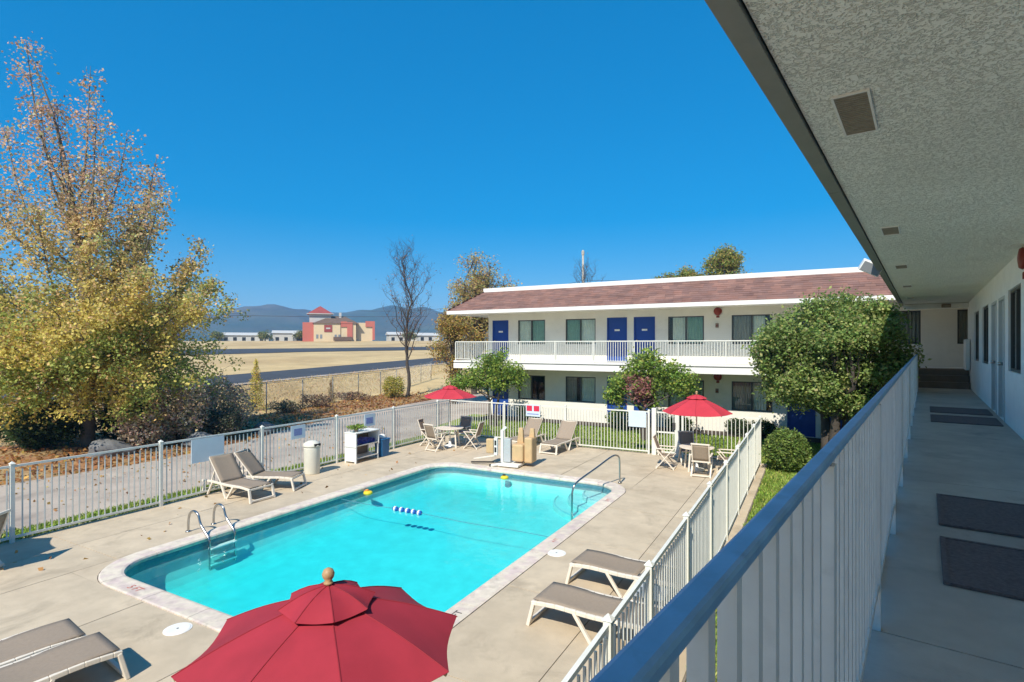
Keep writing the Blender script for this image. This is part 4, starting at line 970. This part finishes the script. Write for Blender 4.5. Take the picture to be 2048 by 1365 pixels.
def lobes_in(c, r, n, size, nt):
    out = []
    for k in range(n):
        u = RNG.normal(size=3); u /= np.linalg.norm(u); s = size*(.6+.8*RNG.rand()); jr = .72+.42*RNG.rand()
        out.append((c[0]+u[0]*r[0]*jr, c[1]+u[1]*r[1]*jr, c[2]+u[2]*r[2]*jr, s, s, s*.8, nt))
    return out
# large olive-green tree at the corner of the court
lobed_tree('evergreen_tree', 'large olive green tree in front of the far wing beside the near railing', (.55,19.9,.0), 'tree', 1.5, .16,
  lobes_in((-.2,0,3.5),(1.8,1.4,1.35),44,.52,30)+lobes_in((-.1,0,3.5),(.8,.7,.7),10,.8,26)+[(.85,.1,4.85,.62,.6,.45,40),(.3,.2,4.9,.6,.6,.4,36),(1.2,.2,4.6,.6,.6,.5,36),(-1.75,0,3.3,.5,.6,.6,36),(-1.5,0,2.4,.6,.6,.5,36),(.1,-.3,2.3,.8,.7,.42,44),(-.7,-.3,2.25,.7,.6,.42,44),(-1.3,-.2,2.3,.6,.5,.4,36),(.7,-.4,2.15,.7,.6,.4,40),(-.3,-.6,2.5,.7,.5,.5,44),(.3,-.7,3.0,.7,.5,.5,40),(1.3,.3,3.6,.7,.7,.8,40)],
  .10, 30, .12, olive, 'bark2', stems=3, droop=0)
# two small trees in front of the far wing
lobed_tree('small_tree', 'small bright green tree at the left end of the far wing', (-12.75,21.35,.05), 'tree', 1.25, .07,
  [(.2,0,3.1,.55,.5,.5,34),(-.3,0,2.75,.7,.6,.45,40),(.75,0,2.65,.65,.6,.4,36),(-1.2,-.1,2.15,.75,.6,.35,40),(-1.85,-.1,1.9,.55,.5,.28,26),(-.4,.1,2.15,.7,.6,.4,34),(.5,0,2.1,.6,.6,.35,30),(1.25,.1,2.35,.5,.4,.3,22)],
  .11, 30, .13, green1, 'bark2', stems=2)
def t2c(P_):
    c = green1(P_); k = (np.abs(P_[:,0]+.2) < .55) & (P_[:,2] < 2.6) & (P_[:,2] > 1.4) & (RNG.rand(len(P_)) < .8); c[k] = pal(int(k.sum()), (.26,.12,.11), .2); return c
lobed_tree('small_tree', 'small green tree with a russet patch in the middle of the far wing', (-5.75,21.3,.05), 'tree', 1.15, .075,
  [(.1,0,3.1,.6,.5,.45,36),(-.45,0,2.75,.65,.6,.45,36),(.75,0,2.75,.7,.6,.45,38),(1.35,0,2.5,.55,.5,.4,30),(-.95,0,2.2,.5,.5,.45,30),(-1.25,0,1.75,.4,.4,.3,22),(-.1,-.3,2.0,.5,.45,.5,36),(.55,0,2.2,.6,.5,.35,30),(1.5,0,2.15,.4,.4,.3,18),(.2,-.1,1.55,.35,.3,.3,14)],
  .11, 30, .13, t2c, 'bark2', stems=3)
def bush(name, label, base, r, h, n, leaf, cfn, group=None, bark='bark2', stemr=.03, rag=1.0):
    t = thing(name, label, 'shrub', base, 0, group); b = MB()
    for k in range(9):
        a = RNG.rand()*2*PI; q = RNG.rand()**.5; branch(b, (0,0,-.05), (r[0]*q*.8*math.cos(a), r[1]*q*.8*math.sin(a), h*(.5+.4*RNG.rand())), stemr, .006, .12, 4, 5)
    b.build('stems', M[bark], t, smooth=True)
    u = RNG.normal(size=(n,3)); u /= np.linalg.norm(u,axis=1)[:,None]; rr = RNG.rand(n,1)**.22; q1, q2, q3 = RNG.rand(3)*6.28; lump = 1+rag*.16*np.sin(u[:,:1]*5+u[:,1:2]*4+q1)+rag*.11*np.sin(u[:,2:]*9+u[:,:1]*7+q2)+rag*.08*np.sin(u[:,1:2]*14+u[:,2:]*11+q3)+(.05+.0*rr)*RNG.normal(size=(n,1))
    P_ = u*rr*lump*np.array([[r[0],r[1],h*.52]]); P_[:,2] += h*.52; P_ = P_[P_[:,2] > .02]; leaves('crown', P_, leaf, cfn(P_), M['leaf'], t, droop=0)
    return t
bush('hedge_ball', 'clipped round green shrub on the lawn at the fence corner', (-.72,18.55,-.02), (.62,.62), 1.22, 9000, .075, lambda P_: pal(len(P_), (.12,.17,.045), .25, [(.18,.24,.06),(.07,.11,.03)], .5), rag=.35)
dk = lambda P_: pal(len(P_), (.035,.065,.022), .25, [(.06,.09,.03),(.02,.04,.015)], .5)
br_ = lambda P_: pal(len(P_), (.48,.36,.26), .25, [(.50,.36,.20),(.28,.19,.17),(.22,.22,.09)], .6)
yg = lambda P_: pal(len(P_), (.30,.26,.05), .25, [(.20,.22,.04),(.36,.28,.08)], .5)
bush('shrub', 'dark green rounded shrub left of the autumn tree trunk', (-25.4,9.6,0), (1.35,1.2), 1.65, 9000, .12, dk)
bush('shrub', 'dark green shrub right of the autumn tree trunk', (-24.6,12.2,0), (1.1,1.0), 1.75, 8000, .12, dk)
bush('shrub', 'russet brown thinning shrub behind the rocks', (-22.0,12.7,0), (1.3,1.1), 2.3, 4800, .12, br_)
bush('shrub', 'tan brown shrub between rocks and young conifer', (-22.7,14.9,0), (1.3,1.1), 2.2, 4800, .12, br_)
bush('shrub', 'low dark grey green shrub by the driveway kerb', (-21.3,14.0,0), (1.1,.8), 1.1, 5200, .10, lambda P_: pal(len(P_), (.075,.085,.05), .3, [(.15,.12,.09),(.05,.06,.04)], .5))
bush('shrub', 'pale brown twiggy shrub beside the rocks', (-21.8,11.2,0), (.9,.8), 1.3, 1500, .10, lambda P_: pal(len(P_), (.50,.36,.27), .3, [(.55,.42,.28)], .4))
bush('shrub', 'yellow green shrub at the foot of the bare tree', (-26.9,31.0,0), (.85,.8), 1.45, 3500, .10, yg)
bush('shrub', 'low dry brown shrub in the middle of the wire fence', (-27.2,24.2,0), (1.4,.6), .7, 1300, .11, lambda P_: pal(len(P_), (.26,.18,.11), .3, [(.08,.055,.045)], .5))
bush('shrub', 'low dry brown shrub in the wire fence nearer the bare tree', (-28.3,28.4,0), (1.7,.6), .5, 1100, .11, lambda P_: pal(len(P_), (.26,.16,.09), .3, [(.08,.055,.045)], .5))
bush('shrub', 'low grey green shrub in the wire fence beside the young conifer', (-26.5,21.4,0), (1.2,.6), .6, 1200, .11, lambda P_: pal(len(P_), (.24,.20,.11), .3, [(.08,.07,.05)], .5))
for k, (x, lab) in enumerate(((-12.0,'low shrub under the first lower window of the far wing'),(-7.3,'low shrub beside the middle blue doors'),(-4.9,'low shrub under the lower teal curtain window'),(-2.6,'low dark shrub under the right lower window'),(-1.7,'low dark shrub nearest the corner doors'))):
    bush('shrub', lab, (x, 23.35 if k != 1 else 22.9, .24), (.5,.42), .62+.2*(k == 1), 1500, .09, dk if k > 2 else green1, 'shrubs along the far wing')
bush('potted_herbs', 'leafy herbs growing in the pot on the towel cabinet', (-13.1,13.3,1.06), (.2,.32), .14, 420, .06, green1, stemr=.006)
# young conifer: stacked whorls
def conifer(label, base, h, r, cfn, n=3200, leaf=.10):
    t = thing('young_conifer', label, 'tree', base); b = MB(); branch(b, (0,0,-.05),(0,0,h), .045,.008,.02,5,6)
    for k in range(34):
        z = .15+(h-.2)*k/34; rr = r*(1-z/h)**.8; a = k*2.4; branch(b, (0,0,z), (rr*math.cos(a),rr*math.sin(a),z+.05), .012,.003,.05,3,4)
    b.build('trunk', M['bark2'], t, smooth=True); z = h*(1-RNG.rand(n)**.6); rr = r*(1-z/h)**.8*RNG.rand(n)**.5*(1+.2*np.sin(z*9)); a = RNG.rand(n)*2*PI
    P_ = np.stack([rr*np.cos(a),rr*np.sin(a),z],1); leaves('crown', P_, leaf, cfn(P_), M['leaf'], t, droop=-.3, aspect=.35)
conifer('slim yellow green young conifer standing at the wire fence', (-29.0,21.3,0), 3.0, .62, lambda P_: pal(len(P_), (.40,.33,.08), .25, [(.46,.46,.07),(.50,.32,.12)], .5))
conifer('short brown young conifer at the wire fence', (-28.5,26.6,0), 1.5, .3, lambda P_: pal(len(P_), (.28,.15,.06), .25, [(.2,.17,.06)], .4), 700)
# bare tree: recursive upright branching
def bare_tree(label, base, h, r0, wid, nlimb, nleaf, cfn, leaf=.10, lo=.22):
    """upright leader with ascending limbs, twigs and fine twigs"""
    t = thing('bare_tree', label, 'tree', base); b = MB(); tips = []
    tr = [Vector((0,0,-.1))]; 
    for i in range(1, 15): tr.append(Vector((.10*math.sin(i*.9)+.02*i*RNG.normal()*.5, .10*math.cos(i*.7)+.02*i*RNG.normal()*.5, h*.93*i/14)))
    b.tube(tr, [r0*(1-.93*i/14)+.008 for i in range(15)], 8, cap=False)
    for k in range(nlimb):
        u = lo+(.93-lo)*((k+RNG.rand()*.6)/nlimb); p = tr[min(13,int(u*14))].lerp(tr[min(14,int(u*14)+1)], u*14-int(u*14)); a = k*2.399+RNG.rand()*.5
        L_ = h*(.34*(1-u)+.07)*(.75+.5*RNG.rand()); out = wid*(.35+.8*math.sin(PI*min(1,u*.95)))*(.7+.6*RNG.rand())*(1.15-u*.6)
        e = p + Vector((out*math.cos(a), out*math.sin(a), L_)); br = branch(b, p, e, r0*.34*(1.1-u)+.010, .008, .10, 6, 5)
        for j in range(9):
            q = br[1+RNG.randint(0,6)]; d = Vector((RNG.normal()*.35,RNG.normal()*.35,.35+.35*RNG.rand()))*(.55+.75*RNG.rand())*(h/11); b2 = branch(b, q, q+d, .011,.005,.1,3,3)
            for _ in range(4):
                q2 = b2[1+RNG.randint(0,3)]; d2 = Vector((RNG.normal()*.22,RNG.normal()*.22,.16+.25*RNG.rand()))*(h/11); branch(b, q2, q2+d2, .006,.003,.1,2,3); tips.append(q2+d2)
    b.build('trunk', M['bark2'], t, smooth=True)
    T_ = np.array([tuple(x) for x in tips]); T_ = T_[np.argsort(T_[:,2]+RNG.normal(size=len(T_))*2)][:max(40,len(T_)//2)]; P_ = T_[RNG.randint(0,len(T_),nleaf)]+RNG.normal(size=(nleaf,3))*.12; leaves('crown', P_, leaf, cfn(P_), M['leaf'], t)
bare_tree('tall leafless tree with upright branches behind the wire fence', (-27.2,33.0,0), 11.9, .13, 1.75, 30, 900, lambda P_: pal(len(P_), (.20,.10,.06), .3))
bare_tree('faint leafless tree behind the far wing roof', (-16.6,43.0,0), 11.0, .10, 1.2, 26, 160, lambda P_: pal(len(P_), (.2,.13,.08), .3))
au = lambda P_: pal(len(P_), (.30,.215,.06), .25, [(.38,.24,.06),(.20,.20,.055),(.22,.13,.07)], .55)
au2 = lambda P_: pal(len(P_), (.34,.27,.09), .25, [(.24,.24,.08),(.38,.25,.11),(.28,.20,.13)], .6)
lobed_tree('autumn_tree', 'drooping golden tree at the left end of the far wing', (-20.6,29.6,0), 'tree', 1.6, .09,
  lobes_in((0,0,3.9),(1.1,1.1,1.5),14,.8,40)+[(.1,-.3,2.1,.5,.5,.8,30),(-.4,0,5.4,.7,.7,.6,30),(1.5,.4,4.4,.7,.7,.7,34),(2.4,.8,4.2,.8,.7,.7,34)], .13, 14, .15, au, 'bark2', stems=2)
lobed_tree('autumn_tree', 'broad thinning autumn tree rising behind the far wing roof', (-23.2,36.2,0), 'tree', 2.6, .20,
  lobes_in((0,0,7.6),(2.5,2.2,2.2),26,.95,40)+lobes_in((0,0,7.4),(1.2,1.2,1.2),8,1.0,30)+[(.2,0,10.4,.9,.9,.8,30),(1.4,0,9.9,.9,.8,.8,30),(-2.0,-.3,6.3,.9,.9,.9,44),(3.0,.6,7.6,.9,.9,.9,36),(3.9,1.2,7.0,.7,.7,.8,30),(-2.3,-.2,4.8,.9,.8,.9,40),(-1.2,-.3,4.0,.9,.8,.9,40)], .15, 9, .20, au2, 'bark2')
gy = lambda P_: pal(len(P_), (.16,.20,.05), .25, [(.28,.25,.07),(.22,.15,.06)], .5)
lobed_tree('green_tree', 'taller yellow green tree top showing above the far roof', (-6.4,47.0,0), 'tree', 5, .2, lobes_in((0,0,9.6),(1.0,.9,1.5),12,.9,40)+[(.1,0,11.2,.8,.7,.6,40),(-.8,0,10.2,.7,.6,.6,34),(.8,0,10.3,.6,.6,.6,34)], .16, 18, .18, gy, 'bark2')
lobed_tree('green_tree', 'lower green tree top showing above the far roof', (-10.2,47.0,0), 'tree', 5, .2, lobes_in((0,0,9.1),(1.8,.9,.6),12,.7,34), .16, 18, .18, gy, 'bark2')
for k, (x, y, lab) in enumerate(((-176,133,'distant tree in front of the taller pale shed'),(-190,124,'distant tree beside the navy sign'),(-163,138,'distant tree in front of the low grey shed'),(-129,158,'distant tree between the two pale houses'),(-196,150,'distant tree clump left of the coloured hotel'),(-158,165,'distant tree right of the coloured hotel'),(-228,150,'distant tree among the white sheds'))):
    lobed_tree('far_tree', lab, (x, y, 5.2), 'tree', 1.5, .2, lobes_in((0,0,2.2),(2.0,1.6,.8),8,1.0,30), .40, 8, .35, lambda P_: pal(len(P_), (.10,.13,.05), .25, [(.22,.20,.06)], .35), 'bark2', group='trees round the far buildings')
# rocks
def rock(label, c, s, seed):
    r = np.random.RandomState(seed); import bmesh
    bm = bmesh.new(); bmesh.ops.create_icosphere(bm, subdivisions=3, radius=1); ph_ = r.rand(6)*6.28
    for v in bm.verts:
        n = 1+.16*math.sin(v.co.x*3+ph_[0])+.13*math.sin(v.co.y*4+ph_[1])+.1*math.sin(v.co.z*5+v.co.x*3+ph_[2]); v.co = Vector((v.co.x*s[0]*n, v.co.y*s[1]*n, max(v.co.z,-.4)*s[2]*n))
    me = bpy.data.meshes.new('boulder'); bm.to_mesh(me); bm.free(); me.materials.append(M['rock']); tag(put('boulder', me, None, c, r.rand()*6), label, 'boulder', 'boulders under the autumn tree')
rock('large grey boulder in front of the autumn tree trunk', (-21.6,10.2,.10), (.8,.5,.42), 1)
rock('blue grey boulder below the russet shrub', (-20.4,12.7,.08), (.6,.45,.34), 2)
rock('small grey boulder at the kerb near the young conifer', (-21.0,15.8,.1), (.5,.4,.35), 5)
# ------------------------------------------------------------------ wire fence, pole, far buildings
t = thing('wire_fence', 'rusty chain link fence between leaf bed and dry field', 'fence')
pts = [Vector((-26.2,8,0)),Vector((-26.95,20.6,0)),Vector((-29.75,33.4,0)),Vector((-33.6,44.4,0))]
def along(s):
    for a, c in zip(pts, pts[1:]):
        d = (c-a).length
        if s <= d: return a.lerp(c, s/d)
        s -= d
    return pts[-1]
TL = sum((c-a).length for a, c in zip(pts, pts[1:])); pm = MB().tube([(0,0,-.1),(0,0,1.72)], .03, 8).mesh('post', M['galv'], True)
for i in range(13): p = along(TL*i/12); put('post', pm, t, (p.x,p.y,hT(p.x,p.y)))
w = MB(); n = int(TL/.10); H_ = 1.6
for i in range(n):
    for dr in (-1,1):
        a = along(max(0,i*.10)); c = along(min(TL, max(0, i*.10+dr*1.6*.5))); zh = hT(a.x,a.y)
        w.bar((a.x,a.y,zh+.05),(c.x,c.y,zh+H_), .004,.004)
tag(w.build('wire_mesh', M['galv'], t), kind='stuff')
for a, c in zip(pts, pts[1:]): MB().tube([(a.x,a.y,hT(a.x,a.y)+1.66),(c.x,c.y,hT(c.x,c.y)+1.66)], .018, 6).build('top_rail', M['galv'], t)
t = thing('utility_pole', 'grey utility pole rising behind the far wing roof', 'pole', (-22.1,56.4,.3))
MB().tube([(0,0,-.3),(0,0,13.6)], [.13,.11], 12).build('shaft', M['pole'], t, smooth=True); MB().lathe([(.11,13.3),(.16,13.4),(.16,13.75),(.06,13.9)], 12).build('cap', M['pole'], t)
for a, lab in (((-60,62,9.0),'thin overhead wire running left from the utility pole'),((40,68,11.5),'thin overhead wire running right from the utility pole')):
    p0 = Vector((-22.1,56.4,10.9)); p1 = Vector(a); o = MB().tube([p0.lerp(p1,i/20)-Vector((0,0,1.2*math.sin(PI*i/20))) for i in range(21)], .018, 5).build('overhead_wire', M['bark2']); tag(o, lab, 'wire', 'overhead wires')
p0 = Vector((-143,60,11.4)); p1 = Vector((-92,120,11.6))
tag(MB().tube([p0.lerp(p1,i/16)-Vector((0,0,.5*math.sin(PI*i/16))) for i in range(17)], .05, 5).build('overhead_wire', M['bark2']), 'dark overhead wire crossing in front of the distant hills', 'wire', 'overhead wires')
# distant hotel, axes turned to face the photographer
HR = R(28.75+20)
ht = thing('hotel', 'cream and coral hotel with red tower roof across the field', 'building', (-145.6,137.8,5.2), HR)
MB().box(-7,7,0,14,-.5,6.2).build('wall', M['cream'], ht); MB().box(-10.6,-7,1.2,13,-.5,6.5).build('corner_block', M['coral'], ht)
MB().box(7.2,12.8,2.0,13,-.5,6.6).build('wall', M['cream'], ht)
for x0, x1, z0, z1 in ((4.0,5.8,.8,6.6),(1.9,4.0,5.0,6.9),(12.8,13.6,.5,7.2),(10.4,12.8,5.2,7.2)): MB().box(x0,x1,-.3 if x0 < 7 else 1.6,2.5,z0,z1).build('coral_panel', M['coral'], ht)
MB().box(1.75,1.95,-.1,.2,.5,6.1).box(7.0,7.25,.5,1.9,1.2,6.0).build('painted_gap_shadow', M['tile_brown'], ht)  # brown bars paint the shade of gaps in the hotel front
MB().add([(-7.4,-.4,6.2),(8,-.4,6.2),(8,14,6.2),(-7.4,14,6.2),(-1,6,9.0),(3.5,6,9.0)], [(0,1,5,4),(1,2,5),(2,3,4,5),(3,0,4)]).build('roof', M['tile_brown'], ht)
tw_ = MB().box(-8.4,-1.2,4.0,11,6.2,9.6).build('tower', M['far_white'], ht); MB().add([(-9.2,3.2,9.6),(-.4,3.2,9.6),(-.4,11.8,9.6),(-9.2,11.8,9.6),(-4.8,7.5,12.6)], [(0,1,4),(1,2,4),(2,3,4),(3,0,4),(3,2,1,0)]).build('tower_roof', M['tile_red'], tw_)
MB().box(-9.3,-.3,3.1,3.3,9.5,9.75).build('tower_cornice', M['far_white'], tw_)
MB().box(-3.6,-1.0,-.15,0,3.2,5.6).build('sign_panel', M['tile_red'], ht); MB().box(-3.0,-1.6,-.2,-.15,4.2,4.7).build('sign_print', M['far_white'], ht)
for k in range(4): MB().box(-6.2+1.25*k+(3.5 if k > 1 else 0),-5.5+1.25*k+(3.5 if k > 1 else 0),-.06,.05,.9,2.3).build('window', M['far_grey'], ht)
MB().box(1.5,2.3,4.5,5.3,8.0,10.2).build('chimney', M['far_white'], ht); MB().box(-.6,5.6,-.9,-.4,.2,1.5).build('porch', M['tile_brown'], ht)
for (x, y, w_, d_, h_, m_, lab) in ((-186,132,16,8,2.6,'far_white','low pale shed at the far left beside the navy sign'),(-172,140,11,8,3.4,'far_white','taller pale shed left of the hotel'),(-160,142,15,7,2.9,'far_grey','low grey shed directly left of the hotel'),(-137,163,10,7,2.9,'far_white','pale house right of the hotel'),(-126,165,8,7,2.5,'far_white','pale house behind the bare tree')):
    t = thing('far_shed', lab, 'building', (x,y,4.9), HR, 'low pale buildings across the field'); MB().box(-w_/2,w_/2,0,d_,-.5,h_).build('wall', M[m_], t)
    MB().add([(-w_/2-.4,-.4,h_),(w_/2+.4,-.4,h_),(w_/2+.4,d_+.4,h_),(-w_/2-.4,d_+.4,h_),(-w_/2-.4,d_/2,h_+1.1),(w_/2+.4,d_/2,h_+1.1)], [(0,1,5,4),(2,3,4,5),(1,2,5),(3,0,4),(3,2,1,0)]).build('roof', M['far_white'], t)
    for k in range(int(w_/3)): MB().box(-w_/2+1+3*k,-w_/2+2.2+3*k,-.05,.1,.6,1.9).build('window', M['dark'], t)
t = thing('roadside_sign', 'tall narrow navy sign across the field beside the autumn tree', 'sign', (-187.5,108,4.6), HR); MB().box(-.75,.75,-.3,.3,1.0,6.2).build('sign_panel', M['navy'], t); MB().box(-.3,.3,-.2,.2,-.5,1.0).build('post', M['navy'], t)
# ------------------------------------------------------------------ ground cover
def in_poly(x, y, poly):
    c = np.zeros(len(x), bool); j = len(poly)-1
    for i in range(len(poly)):
        xi, yi = poly[i]; xj, yj = poly[j]; k = ((yi > y) != (yj > y)) & (x < (xj-xi)*(y-yi)/(yj-yi+1e-9)+xi); c ^= k; j = i
    return c
def scatter(n, poly, zf):
    P0 = np.array(poly); x = RNG.uniform(P0[:,0].min(),P0[:,0].max(),n); y = RNG.uniform(P0[:,1].min(),P0[:,1].max(),n); k = in_poly(x,y,poly); x = x[k]; y = y[k]; return np.stack([x,y,zf(x,y)],1)
lawnz = lambda x, y: np.where(y > 20.5, .05+.19*np.clip((y-20.5)/3,0,1), -.012+.0*x)
gp = np.concatenate([scatter(52000, [(-1.26,6),(1.6,6),(3.2,21.0),(3.2,22.8),(-1.26,22.8)], lawnz), scatter(60000, [(-13.4,19.4),(-1.26,19.4),(-1.26,22.85),(-13.8,22.85)], lawnz), scatter(14000, [(-14.35,3),(-13.6,3),(-13.6,19.3),(-14.35,19.3)], lambda x, y: -.01+0*x)])
o = leaves('lawn_grass', gp, .085, pal(len(gp), (.17,.25,.042), .25, [(.27,.29,.08),(.12,.19,.032)], .4), M['grass'], None, 'stuff', aspect=.22, up=1.6); o['label'] = 'short mown grass on the lawn and verge'
lp_ = scatter(16000, [(-26.8,4),(-19.3,4),(-19.0,10.5),(-19.8,14.3),(-20.9,16.9),(-22.4,22.4),(-23.3,30.9),(-23.6,38),(-31.5,38),(-29.5,33.4),(-26.7,20.6)], lambda x, y: -.02+.03*RNG.rand(len(x)))
o = leaves('fallen_leaves', lp_, .13, pal(len(lp_), (.27,.13,.045), .3, [(.32,.20,.06),(.17,.08,.04)], .5), M['leaf'], None, 'stuff', aspect=.8); o['label'] = 'fallen orange leaves covering the planting bed'
dp = scatter(26000, [(-27.2,-4),(-46,-4),(-46,90),(-40,60),(-34,44.4),(-30,33.4),(-27.2,20.6)], lambda x, y: np.array([hT(a,c) for a,c in zip(x,y)])-.05)
o = leaves('dry_grass_tufts', dp, .24, pal(len(dp), (.36,.26,.12), .22, [(.28,.19,.08),(.40,.30,.15)], .4), M['grass'], None, 'stuff', aspect=.16, up=1.3); o['label'] = 'dry grass tufts on the near field'

sp = np.concatenate([scatter(420, [(-19,6),(-14.5,6),(-14.5,20),(-20,20)], lambda x, y: -.012+.01*RNG.rand(len(x))), scatter(60, [(-13.4,2),(-11,2),(-11,19),(-13.4,19)], lambda x, y: .006+.006*RNG.rand(len(x)))])
o = leaves('stray_leaves', sp, .08, pal(len(sp), (.27,.14,.05), .3, [(.32,.20,.06)], .5), M['leaf'], None, 'stuff', aspect=.8); o['label'] = 'a few stray leaves blown over driveway and deck'
